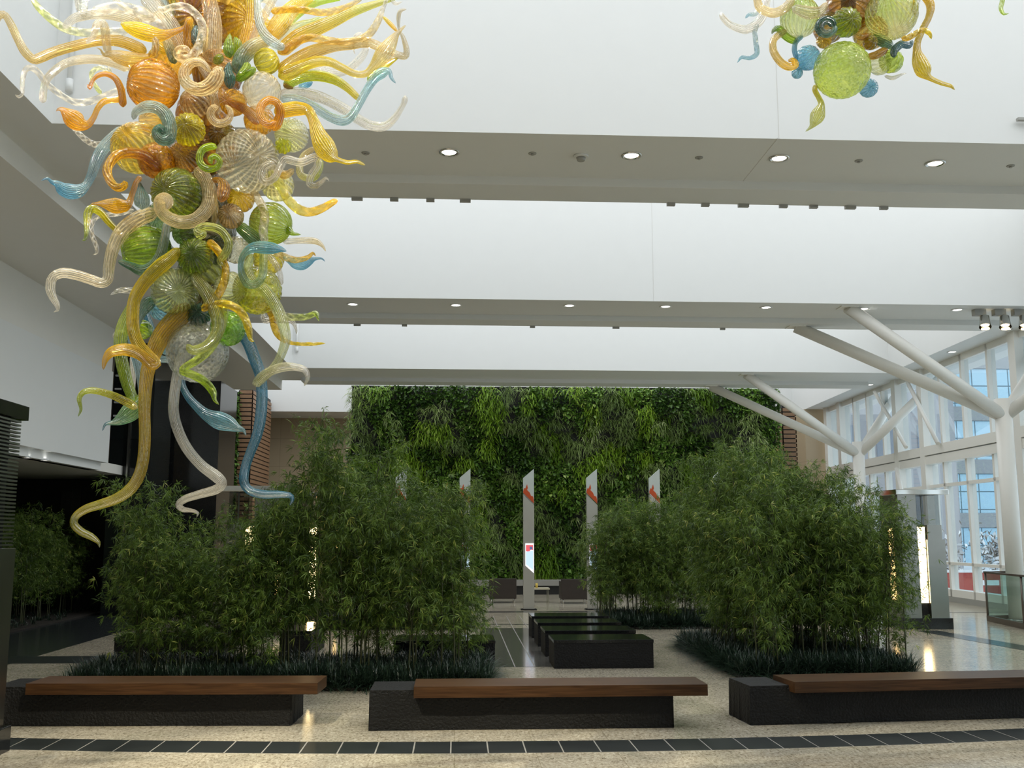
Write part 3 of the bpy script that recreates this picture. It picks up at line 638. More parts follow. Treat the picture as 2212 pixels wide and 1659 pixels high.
def grass_bed(label, x0, x1, y0, y1, n, h=.56):
    t = thing('planting_bed', label, 'planting bed', ((x0+x1)/2, (y0+y1)/2, 0)); hx, hy = (x1-x0)/2, (y1-y0)/2
    bm = bmesh.new(); bx(bm, -hx+.03, hx-.03, -hy+.03, hy-.03, 0, .035, .01); obj('soil', bm, SOIL, t)
    nc = n//26; C = np.stack([RNG.uniform(-hx+.08, hx-.08, nc), RNG.uniform(-hy+.08, hy-.08, nc), np.full(nc, .02)], 1)
    P = np.repeat(C, 26, 0)+RNG.normal(0, .02, (nc*26, 3))*np.array([1, 1, 0]); m = len(P); a = RNG.uniform(0, 6.283, m); tilt = RNG.uniform(.12, 1.35, m)
    D = np.stack([np.cos(a)*np.sin(tilt), np.sin(a)*np.sin(tilt), np.cos(tilt)], 1); S = np.stack([-np.sin(a), np.cos(a), np.zeros(m)], 1)
    me = leaf_mesh('grass_blades', P, D, S, RNG.uniform(.55, 1.1, m)*h, RNG.uniform(.008, .014, m), np.clip(RNG.beta(2, 3, m), 0, 1), MONDO, 3, .42)
    o = link(bpy.data.objects.new('grass_blades', me), t); o['kind'] = 'stuff'
grass_bed('dark mondo grass bed under the front left bamboo', -4.85, .5, 13.0, 14.8, 52000)
grass_bed('dark mondo grass bed under the big right bamboo', 3.75, 6.3, 13.75, 17.9, 56000)
grass_bed('dark mondo grass bed under the middle bamboo beside the granite blocks', 3.1, 6.2, 21.0, 23.4, 24000)
grass_bed('dark mondo grass bed under the rear left bamboo', -2.9, .3, 21.2, 23.2, 20000)
grass_bed('planting bed under the dark bamboo in the left recess', -13.8, -8.65, 20.5, 26.8, 9000, .2)

def profile(px, pts):
    for (a, ya), (b, yb) in zip(pts, pts[1:]):
        if a <= px <= b: return ya+(yb-ya)*(px-a)/(b-a)
    return pts[-1][1]
def fill(x0, x1, y0, y1, n, hfun, jit=.12):
    out = []; rr = random.Random(int(x0*100+n)); nx = max(1, round(math.sqrt(n*(x1-x0)/(y1-y0)))); ny = max(1, round(n/nx))
    for i in range(nx):
        for j in range(ny):
            x = x0+(i+.5)/nx*(x1-x0)+rr.uniform(-jit, jit); y = y0+(j+.5)/ny*(y1-y0)+rr.uniform(-jit, jit)
            out.append((x, y, hfun(x, y, rr)))
    return out
HA = [(p, q*.92) for p, q in [(-4.9, 2.5), (-4.2, 2.75), (-3.8, 2.6), (-3.4, 2.1), (-3.0, 2.05), (-2.6, 2.7), (-2.2, 2.95), (-1.9, 3.55), (-1.5, 3.6), (-1.1, 3.15), (-.4, 3.05), (.0, 2.9), (.4, 2.4), (.9, 1.9)]]
bamboo_bed(fill(-4.3, .25, 13.35, 14.5, 22, lambda x, y, r: profile(x, HA)*r.uniform(.9, 1.04)), 'leafy bamboo growing among others in the front left bed', 'bamboo of the front left bed')
HB = [(3.3, 2.4), (3.9, 2.75), (4.4, 3.1), (5.0, 3.15), (5.6, 2.8), (6.0, 2.45), (6.6, 2.1)]
bamboo_bed(fill(4.0, 6.45, 14.1, 17.5, 28, lambda x, y, r: profile(x, HB)*(1+.035*(y-14))*r.uniform(.85, 1.0)), 'leafy bamboo growing among others in the big right bed', 'bamboo of the big right bed')
bamboo_bed(fill(2.95, 6.0, 21.3, 23.1, 14, lambda x, y, r: r.uniform(2.3, 2.9)), 'leafy bamboo growing among others in the middle bed behind the granite blocks', 'bamboo of the middle bed')
bamboo_bed(fill(-2.7, .1, 21.5, 22.9, 10, lambda x, y, r: r.uniform(2.3, 3.0)), 'leafy bamboo growing among others in the rear left bed', 'bamboo of the rear left bed')
bamboo_bed(fill(-13.4, -8.9, 20.9, 26.3, 26, lambda x, y, r: r.uniform(2.0, 2.75)), 'dark leafy bamboo growing among others in the left recess', 'bamboo of the left recess')

# ------------------------------------------------------------------ planted walls
def green_wall(label, x0, x1, y, z0, z1, n, seed, frame=True):
    r = np.random.default_rng(seed); t = thing('living_wall', label, 'planted wall', ((x0+x1)/2, y, 0)); cx = (x0+x1)/2; hw = (x1-x0)/2
    box('backing_panel', -hw, hw, 0, .3, z0, z1, BLACKD, t)
    if frame: box('top_rail', -hw-.02, hw+.02, -.06, .3, z1, z1+.05, BLACKD, t)
    ns = max(4, int((x1-x0)*(z1-z0)*2.6)); SX = r.uniform(-hw, hw, ns); SZ = r.uniform(z0, z1, ns); kind = r.choice(3, ns, p=[.46, .22, .32]); bright = r.uniform(-.3, .4, ns); dep = r.uniform(.02, .38, ns)
    PX = r.uniform(-hw-.1, hw+.1, n); PZ = r.uniform(z0, z1+.04, n)
    own = np.zeros(n, int); best = np.full(n, 1e9)
    for i in range(ns):
        d = (PX-SX[i])**2+((PZ-SZ[i])*.8)**2+r.normal(0, .03, n); mk = d < best; best[mk] = d[mk]; own[mk] = i
    k = kind[own]; dp = dep[own]; ec = np.exp(-best*1.2)
    for kk, nm, mat in ((0, 'broadleaf_foliage', LEAFD), (1, 'fern_foliage', LEAFB), (2, 'spider_plant_foliage', LEAFS)):
        ix = np.nonzero(k == kk)[0]
        if kk == 2: ix = np.repeat(ix[::14], 14)
        m = len(ix)
        if not m: continue
        P = np.stack([PX[ix], -.02-dp[ix]*ec[ix]-r.uniform(0, .10, m)*(kk < 2)-.08*(kk == 2), PZ[ix]], 1)
        if kk == 0: D = unit(np.stack([r.normal(0, .7, m), -r.uniform(.1, .9, m), r.normal(-.35, .5, m)], 1)); Ln = r.uniform(.08, .17, m); W = Ln*r.uniform(.5, .8, m); dr = .2; sg = 2
        elif kk == 1: D = unit(np.stack([r.normal(0, .8, m), -r.uniform(.3, 1, m), r.normal(.1, .6, m)], 1)); Ln = r.uniform(.14, .30, m); W = Ln*.16; dr = .8; sg = 2
        else: D = unit(np.stack([r.normal(0, .8, m), -r.uniform(.4, 1, m), r.normal(.35, .5, m)], 1)); Ln = r.uniform(.20, .36, m); W = r.uniform(.018, .03, m); dr = .75; sg = 3
        S = unit(np.cross(D, unit(np.stack([r.normal(0, .4, m), r.normal(0, .4, m), np.ones(m)], 1))))
        tint = np.clip(.42+bright[own[ix]]+r.normal(0, .2, m), 0, 1)
        me = leaf_mesh(nm, P, D, S, Ln, W, tint, mat, sg, dr); o = link(bpy.data.objects.new(nm, me), t); o['kind'] = 'stuff'
green_wall('huge green planted wall filling the end of the hall', -3.72, 11.48, 36, .38, 7.08, 70000, 5)
green_wall('narrow planted strip between the dark granite walls at left', -11.5, -10.35, 38, 0, 7.0, 6000, 6, False)
green_wall('thin planted strip left of the cedar slats', -8.5, -8.12, 37.9, 0, 7.1, 3000, 8, False)
# hangers above the planted wall
o = bmesh.new()
for q in range(8): bx(o, -3.2+q*2.0, -3.17+q*2.0, 36.1, 36.14, 7.17, ZTOP-.3)
tag(obj('hanger_rods', o, SEAM), 'thin rods rising above the top edge of the big planted wall', 'rods', kind='stuff')

# ------------------------------------------------------------------ world outside the glass
struct(box('floor.001', 15.9, 160, -60, 160, -.8, -.5, SNOW))
t = thing('office_building', 'pale blue curtain-walled office building beyond the glass wall', 'building', (60, 90, -.5))
box('tower_block', -28, 30, -6, 30, 0, 30, CURT, t)
for k in range(7): box('spandrel', -28.1, 30.1, -6.15, -5.95, 3.0+k*4.5, 4.2+k*4.5, CONC, t)
t = thing('stone_building', 'grey stone building beyond the farther bays of the glass wall', 'building', (30, 66, -.5))
box('stone_wall', -12, 3.2, 0, 12, 0, 26, plain('grey_stone', (.36, .37, .40), .8, noise=.08, nscale=.6), t)
for k in range(5):
    for j in range(4): box('window', -10.6+k*2.8, -9.3+k*2.8, -.06, 0, 2+j*5, 4.6+j*5, plain('dull_window', (.22, .26, .32), .2), t)
t = thing('red_barrier', 'low red hoarding with white sign panels just outside the glass wall', 'hoarding', (24, 40, -.5))
box('red_wall', -7, 12, 0, .3, 0, .92, REDB, t); box('snowy_top', -7, 12, -.05, .35, .92, 1.0, SNOW, t)
for q in (-3.4, -1.9, .6): box('sign_panel', q, q+.9, -.04, 0, .42, .62, SNOW, t)
def snowy_shrub(x, y, s, label, seed):
    r = np.random.default_rng(seed); n = 900
    t = thing('snowy_shrub', label, 'shrub', (x, y, -.5), 0, 'snowy shrubs outside')
    P = r.normal(0, .5, (n, 3))*np.array([s, s, s*.8])+np.array([0, 0, s*1.1]); P = np.clip(P, [-1.3*s, -1.2*s, .05], [1.3*s, 1.2*s, 3*s]); D = unit(r.normal(0, 1, (n, 3))+np.array([0, 0, .5])); S = unit(np.cross(D, r.normal(0, 1, (n, 3))))
    me = leaf_mesh('twigs', P, D, S, r.uniform(.3, .7, n)*s*.5, np.full(n, .05*s), r.uniform(0, 1, n), SHRUB, 1); link(bpy.data.objects.new('twigs', me), t)
    me = leaf_mesh('snow_clumps', P[::3]+np.array([0, 0, .1]), D[::3], S[::3], np.full(len(P[::3]), .25*s), np.full(len(P[::3]), .16*s), np.zeros(len(P[::3])), SNOW, 1); link(bpy.data.objects.new('snow_clumps', me), t)
for i in range(6): snowy_shrub(21.5+i*4.6, 46+(i % 2)*1.5, 1.25+.12*(i % 3), 'bare snow-dusted shrub in the row outside the glass wall', 40+i)

# ------------------------------------------------------------------ hanging blown-glass sculptures
def crom(pts, step):
    P = [np.array(p, float) for p in pts]; P = [2*P[0]-P[1]]+P+[2*P[-1]-P[-2]]; out = []
    for i in range(1, len(P)-2):
        a, b, c, d = P[i-1:i+3]; n = max(2, int(np.linalg.norm((c-b)[:3])/step))
        for k in range(n):
            t = k/n; out.append(.5*((2*b)+(-a+c)*t+(2*a-5*b+4*c-d)*t*t+(-a+3*b-3*c+d)*t**3))
    out.append(P[-2]); return np.array(out)
def tube_mesh(name, pts, mat, ns=18, flute=0.0, nfl=10, tw=0.0):
    """pts: x y z r ; rounded ends, uv = (length, angle)"""
    Q = crom(pts, .011); r = np.maximum(Q[:, 3], .0012); C = Q[:, :3]; n = len(C)
    T = np.gradient(C, axis=0); T /= np.maximum(np.linalg.norm(T, axis=1), 1e-9)[:, None]
    s = np.concatenate([[0], np.cumsum(np.linalg.norm(np.diff(C, axis=0), axis=1))]); tot = s[-1]
    r = r*np.sqrt(np.clip(s/np.maximum(r[0], .004), 0, 1)*.97+.03)*np.sqrt(np.clip((tot-s)/np.maximum(r[-1]*1.2, .003), 0, 1)*.97+.03)
    u = np.cross(T[0], [0.3, 1, .2]); u /= np.linalg.norm(u); U = []
    for i in range(n):
        u = u-T[i]*np.dot(u, T[i]); u /= max(np.linalg.norm(u), 1e-9); U.append(u)
    U = np.array(U); W = np.cross(T, U); th = np.linspace(0, 2*np.pi, ns, endpoint=False)
    fl = 1+flute*np.cos(nfl*th[None, :]+tw*6.283*(s/tot)[:, None])
    V = C[:, None]+(U[:, None]*np.cos(th)[None, :, None]+W[:, None]*np.sin(th)[None, :, None])*(r[:, None]*fl)[:, :, None]
    V = V.reshape(-1, 3); i, j = np.meshgrid(np.arange(n-1), np.arange(ns), indexing='ij'); j2 = (j+1) % ns
    F = np.stack([i*ns+j, (i+1)*ns+j, (i+1)*ns+j2, i*ns+j2], -1).reshape(-1, 4)
    uvu = np.stack([s[i]/tot, s[i+1]/tot, s[i+1]/tot, s[i]/tot], -1).reshape(-1); jj = np.stack([j, j, j+1, j+1], -1).reshape(-1)/ns
    me = bpy.data.meshes.new(name); me.from_pydata(V.tolist(), [], F.tolist()); uvl = me.uv_layers.new(name='uv')
    uvl.data.foreach_set('uv', np.stack([uvu, jj], -1).astype(np.float32).ravel()); me.polygons.foreach_set('use_smooth', [True]*len(F)); me.materials.append(mat); me.update(); return me
def globe_mesh(name, r, axis, mat, ribs=16, depth=.03, sq=1.0):
    nu, nv = 64, 30; ax = Vector(axis).normalized(); a = ax.orthogonal().normalized(); b = ax.cross(a)
    V = []; F = []; UV = []
    for k in range(nv+1):
        ph = math.pi*k/nv; rad = math.sin(ph); z = math.cos(ph)
        for i in range(nu):
            t = 6.283185*i/nu; rr = r*(1+depth*math.cos(ribs*t+2.2*ph)*rad)*(1-.10*math.exp(-(ph/.28)**2))
            p = (a*math.cos(t)+b*math.sin(t))*rad*rr+ax*z*rr*sq; V.append(p[:])
    for k in range(nv):
        for i in range(nu):
            i2 = (i+1) % nu; F.append((k*nu+i, (k+1)*nu+i, (k+1)*nu+i2, k*nu+i2)); UV += [(k/nv, i/nu), ((k+1)/nv, i/nu), ((k+1)/nv, (i+1)/nu), (k/nv, (i+1)/nu)]
    me = bpy.data.meshes.new(name); me.from_pydata(V, [], F); l = me.uv_layers.new(name='uv'); l.data.foreach_set('uv', np.array(UV, np.float32).ravel())
    me.polygons.foreach_set('use_smooth', [True]*len(F)); me.materials.append(mat); me.update(); return me
YC = 6.5; MPX = YC/F_PX
class Sculpture:
    def __init__(s, label, px, py):
        s.o = atY(px, py, YC); s.t = thing('glass_chandelier', label, 'glass chandelier', s.o)
    def w(s, x, y, d): return atY(x, y, YC-d)-s.o
    def globe(s, x, y, rp, d, a, b, ribs=16, body=.5, axis=None, stripe=.55, dots=False, sq=1.0, depth=.012, name='glass_globe'):
        axis = axis or (random.uniform(-.6, .6), -1, random.uniform(-.4, .4)); r = rp*MPX*(YC-d)/YC
        m = glass_mat(a, b, int(ribs*1.35), 1.0, body, stripe, .06, dots); me = globe_mesh(name, r, axis, m, ribs, depth, sq)
        o = link(bpy.data.objects.new(name, me), s.t); o.location = s.w(x, y, d); return o
    def tube(s, crop, pts, a, b, d0=.2, d1=None, ribs=10, tw=3, body=.38, stripe=.5, name='glass_tendril', flute=.0):
        ox, oy, sc = crop; d1 = d0 if d1 is None else d1; n = len(pts); P = []
        for i, (x, y, r) in enumerate(pts):
            d = d0+(d1-d0)*i/(n-1); v = s.w(ox+x/sc, oy+y/sc, d); P.append((v.x, v.y, v.z, max(r, .7)*MPX*(YC-d)/YC))
        me = tube_mesh(name, P, glass_mat(a, b, ribs if tw >= 4 else int(ribs*1.9), tw, body, stripe), flute=flute, nfl=ribs if ribs < 9 else 9, tw=tw)
        return link(bpy.data.objects.new(name, me), s.t)
cA, cB, cC, cD, cE, cF, cG = (0, 0, 5.53), (300, 0, 5.53), (540, 0, 5.53), (160, 240, 5.53), (160, 500, 5.53), (400, 440, 5.53), (240, 640, 5.53)
v2, v3, v4, v5, fu = (0, 200, 3.318), (400, 200, 3.318), (80, 600, 2.765), (1540, 0, 3.292), (0, 0, 1)
S = Sculpture('big hanging cluster of gold, green and blue blown glass at upper left', 440, 150)
GT, GG, GC = 'glass_tendril', 'glass_gourd', 'glass_curl'
for q in (  # x y r depth colA colB ribs body extra
  (331,185,57,.28,'orange','amber',22,.62,dict(axis=(-.9,-.6,0),depth=.035)), (566,197,43,.32,'clear','champ',14,.36,dict(axis=(.8,-.8,.1))), (576,132,28,.26,'yellow','olive',12,.6,dict(axis=(1,-.3,.4),depth=.06)),
  (504,222,30,.26,'amber','gold',12,.6,{}), (421,222,33,.26,'champ','brown',14,.4,dict(axis=(-.4,-1,.2))), (297,320,57,.28,'gold','palelime',18,.5,{}), (338,347,40,.30,'amber','orange',20,.65,dict(dots=True)),
  (407,280,36,.36,'olive','yellow',18,.7,dict(axis=(0,-1,0),depth=.06)), (399,338,36,.24,'brown','amber',18,.65,dict(axis=(-.2,-1,0))), (381,417,54,.36,'olive','green',22,.66,dict(axis=(-.3,-1,-.15),depth=.04)),
  (534,348,70,.36,'champ','greyblue',22,.40,dict(axis=(.7,-1,-.1),depth=.02)), (630,292,38,.1,'palelime','clear',18,.45,{}), (612,315,18,.3,'lime','yellow',8,.6,dict(depth=.08)), (499,467,28,.38,'brown','champ',16,.6,dict(axis=(0,-1,.1))),
  (483,411,14,.42,'orange','amber',8,.6,{}), (585,483,47,.18,'lime','olive',22,.55,dict(axis=(1,-.2,-.3))), (316,541,54,.30,'lime','green',24,.66,dict(axis=(-1,-.4,-.3),depth=.03)), (422,554,39,.42,'green','olive',20,.75,dict(axis=(0,-1,0),depth=.05)),
  (399,504,27,.28,'green','green',14,.7,{}), (378,629,51,.40,'palelime','greyblue',20,.42,{}), (510,540,30,.26,'greyblue','champ',14,.45,{}), (498,622,36,.28,'palelime','clear',16,.45,dict(axis=(1,-.7,-.2))),
  (556,627,53,.16,'yellow','lime',26,.5,dict(dots=True,sq=.95)), (429,680,25,.34,'teal','teal',14,.8,dict(axis=(.1,-1,.1),depth=.08)), (492,710,38,.30,'bgreen','bgreen',30,.8,dict(dots=True)), (427,761,66,.30,'clear','greyblue',26,.30,dict(dots=True,sq=.95)),
  (347,668,24,.14,'sky','blue',12,.5,{}), (308,712,21,.05,'lime','lime',8,.6,{}),
  (440,250,60,.0,'amber','shadebrown',14,.75,{}), (455,330,60,.02,'shadebrown','amber',16,.75,{}), (440,420,62,.02,'shadegreen','shadebrown',14,.75,{}), (450,500,60,.02,'shadebrown','shadegreen',14,.75,{}), (440,590,56,.04,'shadegreen','olive',14,.75,{}),  # core filler balls, the dark of the gaps put into their colour
  (470,160,55,.0,'amber','shadebrown',14,.7,{}), (380,120,50,-.05,'amber','gold',14,.6,{}), (530,60,60,-.1,'gold','yellow',14,.6,{}), (600,400,36,.0,'champ','palelime',14,.45,{}), (330,260,30,.2,'champ','gold',14,.5,{}), (520,430,30,.15,'yellow','amber',12,.6,{}),
  (470,540,32,.2,'shadegreen','tgreen',14,.65,{}), (440,640,34,.12,'shadegreen','amber',12,.7,{}), (560,260,34,.12,'amber','gold',12,.6,{}), (480,290,30,.2,'shadebrown','olive',12,.7,{}),(580,560,34,.0,'yellow','olive',12,.6,{}),(350,470,36,.1,'tgreen','olive',14,.65,{}),
  (450,-60,90,.0,'gold','champ',16,.55,{}),(440,40,70,-.1,'amber','shadebrown',14,.7,{})):
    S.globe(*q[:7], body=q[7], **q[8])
T = S.tube
# upper left
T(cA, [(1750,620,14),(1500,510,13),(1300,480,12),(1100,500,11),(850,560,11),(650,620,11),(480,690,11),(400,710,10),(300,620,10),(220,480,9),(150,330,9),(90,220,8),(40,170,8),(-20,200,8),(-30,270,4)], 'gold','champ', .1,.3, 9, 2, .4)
T(cA, [(1530,380,9),(1250,380,9),(1000,390,9),(800,350,9),(650,260,9),(520,150,8),(430,50,7),(370,-80,6)], 'clear','palelime', .1,.0, 3, 7, .34)
T(cA, [(2000,420,13),(1850,280,14),(1650,140,12),(1450,90,12),(1250,110,12),(1080,160,10)], 'clear','clear', .15,.25, 3, 5, .32)
T(cA, [(1005,-80,9),(1000,60,9),(1000,200,7)], 'greyblue','clear', .0,.1, 3, 4, .4)
T(cA, [(1700,300,14),(1500,210,13),(1300,170,12),(1100,170,11),(900,215,10),(800,290,8),(770,330,5)], 'champ','clear', .0,.2, 10, 1, .36)
T(cA, [(930,-80,8),(940,60,8),(960,150,6)], 'clear','clear', -.1,-.1, 8, 1, .36)
T(cA, [(1560,820,12),(1350,745,11),(1150,710,10),(950,715,10),(780,760,9),(650,850,9),(560,950,8),(520,1080,8),(510,1230,8)], 'champ','clear', .2,.35, 12, 1, .38)
T(cA, [(1500,1050,8),(1350,1110,8),(1150,1190,8),(950,1225,8),(820,1190,7),(680,1100,7),(550,990,7),(470,880,7),(380,810,7),(310,830,6),(275,930,5),(265,1050,5),(265,1120,4),(225,1160,3),(180,1130,1.5)], 'clear','clear', .1,.4, 3, 9, .34)
T(cA, [(1470,1280,9),(1460,1150,8),(1440,1050,8),(1380,940,7),(1280,885,6),(1180,900,5),(1110,960,4),(1070,1045,5),(1040,1005,1)], 'orange','orange', .45,.55, 10, 1, .75)
T(cA, [(1500,1190,7),(1380,1190,7),(1250,1210,7),(1170,1290,6),(1120,1400,6),(1060,1480,8),(1000,1490,13),(930,1460,20),(850,1400,20),(780,1340,11),(740,1310,6),(700,1305,3),(670,1330,1)], 'gold','orange', .3,.5, 12, 1, .7, name=GG)
T(cA, [(2270,240,6),(2200,330,5),(2050,390,8),(1930,420,13),(1800,405,18),(1650,360,18),(1530,320,12),(1470,290,5),(1445,285,2)], 'orange','yellow', .25,.5, 12, 1, .72, name=GG)
T(cA, [(1850,680,9),(1700,710,13),(1550,710,17),(1420,680,15),(1320,650,9),(1240,650,4),(1200,590,2),(1150,570,1)], 'gold','champ', .3,.5, 14, 1, .5, name=GG)
T(cA, [(1780,680,8),(1850,600,8),(1860,500,8),(1850,440,7)], 'gold','clear', .4,.4, 4, 3, .5)
T(cA, [(1290,640,8),(1270,500,10),(1250,330,10),(1210,270,9),(1150,300,8),(1120,420,7),(1030,520,5)], 'champ','clear', .4,.5, 10, 1, .4)
T(cA, [(1210,1120,5),(1130,1010,5),(1090,900,5),(1130,830,5),(1220,810,5),(1310,850,5),(1290,790,4)], 'palelime','clear', .1,.15, 3, 6, .4)
T(cD, [(420,430,6),(330,400,7),(250,400,7),(150,350,7),(60,270,6),(0,200,6),(-60,130,4)], 'clear','clear', .1,.1, 3, 7, .38)
T(v2, [(900,260,13),(830,310,13),(740,400,13),(690,490,12),(660,580,10),(620,660,9),(570,700,14),(510,710,17),(450,690,15),(410,655,8),(370,640,4),(340,615,2.5),(295,630,1.5)], 'greyblue','blue', .15,.45, 12, 1, .55, name=GG)
# crown of upright horns
T(cB, [(870,760,20),(880,500,21),(885,300,20),(860,100,18),(800,-90,17)], 'champ','champ', .15,.1, 16, .5, .5)
T(cB, [(1020,480,13),(1030,200,13),(980,0,12),(960,-90,11)], 'champ','clear', .0,-.1, 12, .5, .4)
T(cB, [(220,110,9),(300,115,7),(450,75,8),(580,90,9),(690,180,9),(760,310,10),(750,450,10),(700,580,10),(620,680,10),(520,705,10),(455,650,9),(480,590,8),(560,580,7),(600,620,4)], 'clear','champ', .35,.6, 3, 9, .45, name=GC)
T(cB, [(850,860,4),(800,790,7),(720,740,9),(620,755,11),(550,830,12),(540,940,13),(610,1030,14),(720,1070,15),(840,1030,17),(920,940,17),(940,850,14),(880,825,8)], 'champ','champ', .55,.6, 8, 1, .62, name=GC)
T(cB, [(1030,1255,3),(1085,1310,6),(1095,1380,7),(1050,1450,8),(970,1475,9),(890,1440,9),(855,1360,9),(890,1290,8),(950,1275,6)], 'champ','champ', .55,.6, 8, 1, .6, name=GC)
T(cB, [(1600,1560,13),(1660,1450,11),(1690,1340,10),(1650,1230,9),(1560,1195,9),(1470,1250,9),(1445,1350,9),(1490,1450,9),(1570,1490,9),(1640,1450,8)], 'orange','orange', .4,.6, 8, 1, .8, name=GC)
T(cB, [(690,300,4),(690,400,12),(700,500,12),(730,600,7)], 'teal','teal', .2,.2, 10, 1, .8, name=GG)
T(cB, [(1090,400,2),(1075,500,9),(1070,590,12),(1090,690,9)], 'lime','green', .3,.3, 8, 1, .75, name=GG)
T(cB, [(1140,440,3),(1180,520,10),(1170,600,9),(1130,680,7)], 'lime','lime', .25,.25, 8, 1, .7, name=GG)
T(cB, [(1080,740,2),(1065,850,10),(1085,960,13),(1080,1060,6)], 'teal','teal', .4,.4, 8, 1, .85, name=GG)
T(cB, [(1170,880,13),(1190,780,16),(1240,680,18),(1340,580,18),(1480,510,15),(1600,480,10)], 'tgreen','champ', .3,.25, 12, 3, .7)
T(cB, [(1420,-80,9),(1420,100,9),(1440,260,10),(1490,390,11),(1570,480,12),(1660,540,11),(1725,570,7)], 'greyblue','greyblue', .35,.6, 8, .5, .5, .7)
T(cB, [(590,600,8),(570,400,8),(600,260,9),(625,225,7)], 'orange','gold', .25,.35, 8, 1, .75)
T(cB, [(310,-80,9),(320,90,9),(400,330,9),(420,600,9)], 'greyblue','sky', .0,.0, 8, 1, .5)
T(cB, [(430,-80,10),(440,100,10),(500,250,11),(550,360,9)], 'palelime','lime', .0,.0, 8, 1, .45)
T(cB, [(60,-80,19),(250,150,20),(400,330,18),(520,560,16),(600,720,11)], 'clear','champ', .05,.15, 14, .5, .42)
T(cB, [(380,640,12),(280,560,14),(200,480,10)], 'gold','yellow', .15,.2, 10, 1, .6)
T(cB, [(430,760,10),(360,560,11),(330,440,9)], 'tgreen','champ', .2,.2, 10, 1, .6)
T(cB, [(-80,100,12),(60,170,14),(200,270,13),(330,380,10)], 'clear','clear', .25,.15, 3, 4, .3)
T(cB, [(1240,620,14),(1310,400,17),(1340,200,17),(1340,-90,17)], 'gold','yellow', .1,.0, 12, .5, .55)
T(cB, [(1150,520,12),(1180,300,13),(1200,100,13),(1220,-90,12)], 'yellow','gold', .0,-.1, 12, .5, .5)
T(cB, [(1330,560,7),(1420,330,8),(1520,150,9),(1640,-80,9)], 'champ','clear', .15,.1, 10, .5, .4)
T(cB, [(640,420,9),(640,150,10),(620,-90,9)], 'yellow','yellow', .05,.0, 10, .5, .6)
T(cB, [(720,330,9),(700,150,9),(660,-90,9)], 'greyblue','clear', .0,-.05, 8, .5, .45)
T(cB, [(850,1080,13),(930,1160,15),(920,1300,12),(860,1400,10)], 'champ','champ', .2,.2, 14, 1, .55)
T(cB, [(700,680,9),(760,780,12),(830,900,12),(900,1020,12)], 'champ','brown', .2,.2, 12, 1, .55)
T(cB, [(1000,1060,8),(1010,1180,9),(1240,1290,10),(1370,1400,12),(1430,1480,8)], 'amber','orange', .25,.35, 12, 2, .7)
T(cB, [(900,760,10),(960,700,10),(1000,660,6)], 'olive','lime', .25,.3, 8, 1, .7, name=GG)
T(cB, [(1160,960,8),(1250,900,11),(1340,850,9),(1390,810,4)], 'green','lime', .35,.45, 8, 1, .75, name=GG)
T(cB, [(1310,760,8),(1260,840,9),(1200,880,4)], 'lime','lime', .35,.45, 6, 1, .75, name=GG)
# right crown
T(cC, [(200,480,16),(350,300,22),(480,130,18),(650,0,14),(760,-90,11)], 'gold','yellow', .15,.0, 16, .5, .6)
T(cC, [(340,640,16),(500,500,17),(600,430,17),(800,340,16),(1000,250,14),(1200,150,12),(1400,80,9),(1600,20,6),(1750,-20,3)], 'gold','palelime', .2,.2, 12, .5, .5)
T(cC, [(400,340,9),(560,180,9),(700,80,8),(850,20,7),(1100,-30,6)], 'palelime','lime', .0,.0, 10, .5, .5)
T(cC, [(330,560,10),(430,430,12),(580,320,11),(750,270,9),(860,220,7)], 'clear','palelime', .1,.1, 6, 2, .35)
T(cC, [(250,140,8),(450,110,8),(650,120,8),(850,150,8),(1000,130,8),(1150,80,6),(1300,0,5),(1350,-70,4)], 'gold','champ', .3,.3, 3, 9, .42)
T(cC, [(380,640,8),(500,530,9),(700,450,9),(900,480,9),(1100,500,8),(1300,470,8),(1430,400,9),(1530,250,8),(1590,100,5),(1640,-20,4)], 'gold','clear', .3,.3, 3, 9, .4)
T(cC, [(340,860,14),(550,720,15),(750,620,15),(1000,550,13),(1200,530,12),(1400,510,11),(1600,580,10),(1750,650,8),(1850,670,8),(1870,600,7),(1830,450,5),(1780,350,3),(1775,200,5),(1800,130,4),(1870,110,1.5)], 'gold','clear', .2,.4, 10, 1, .38)
T(cC, [(340,920,17),(500,850,16),(650,780,13),(800,735,12),(950,740,10),(1100,810,9),(1250,880,8),(1380,880,8),(1480,800,12),(1590,660,20),(1680,520,15),(1760,400,6),(1860,300,1.5)], 'yellow','champ', .3,.4, 14, 1, .5, name=GG)
T(cC, [(600,850,8),(800,820,10),(1000,870,10),(1150,840,9),(1280,740,9),(1370,620,8),(1380,520,7),(1320,420,7),(1240,460,4),(1240,600,2),(1260,650,1)], 'clear','clear', .0,.0, 10, 1, .35)
T(cC, [(400,1030,12),(600,930,12),(800,905,12),(1000,950,11),(1150,1040,9),(1280,1160,7),(1310,1190,4)], 'lime','yellow', .2,.3, 12, 1, .5)
T(cC, [(360,1110,12),(600,1110,13),(800,1150,13),(950,1210,12),(1150,1320,12),(1300,1430,11),(1450,1500,11),(1600,1510,10),(1720,1420,8),(1820,1270,6),(1850,1190,7),(1855,1140,4)], 'clear','clear', .15,.3, 12, 1, .38)
T(cC, [(360,1180,10),(550,1190,11),(750,1270,11),(950,1390,11),(1100,1440,12),(1200,1400,10),(1280,1280,9),(1380,1100,9),(1480,950,10),(1580,870,12),(1660,850,6),(1690,930,4),(1740,995,1.5)], 'greyblue','sky', .3,.5, 8, .5, .45, .7)
T(v3, [(640,140,16),(700,130,16),(800,115,16),(880,128,12),(920,200,12),(955,300,18),(1000,390,24),(1045,450,18),(1080,475,7),(1160,500,5),(1230,495,4),(1290,520,2)], 'gold','yellow', .35,.6, 14, 1, .68, name=GG)
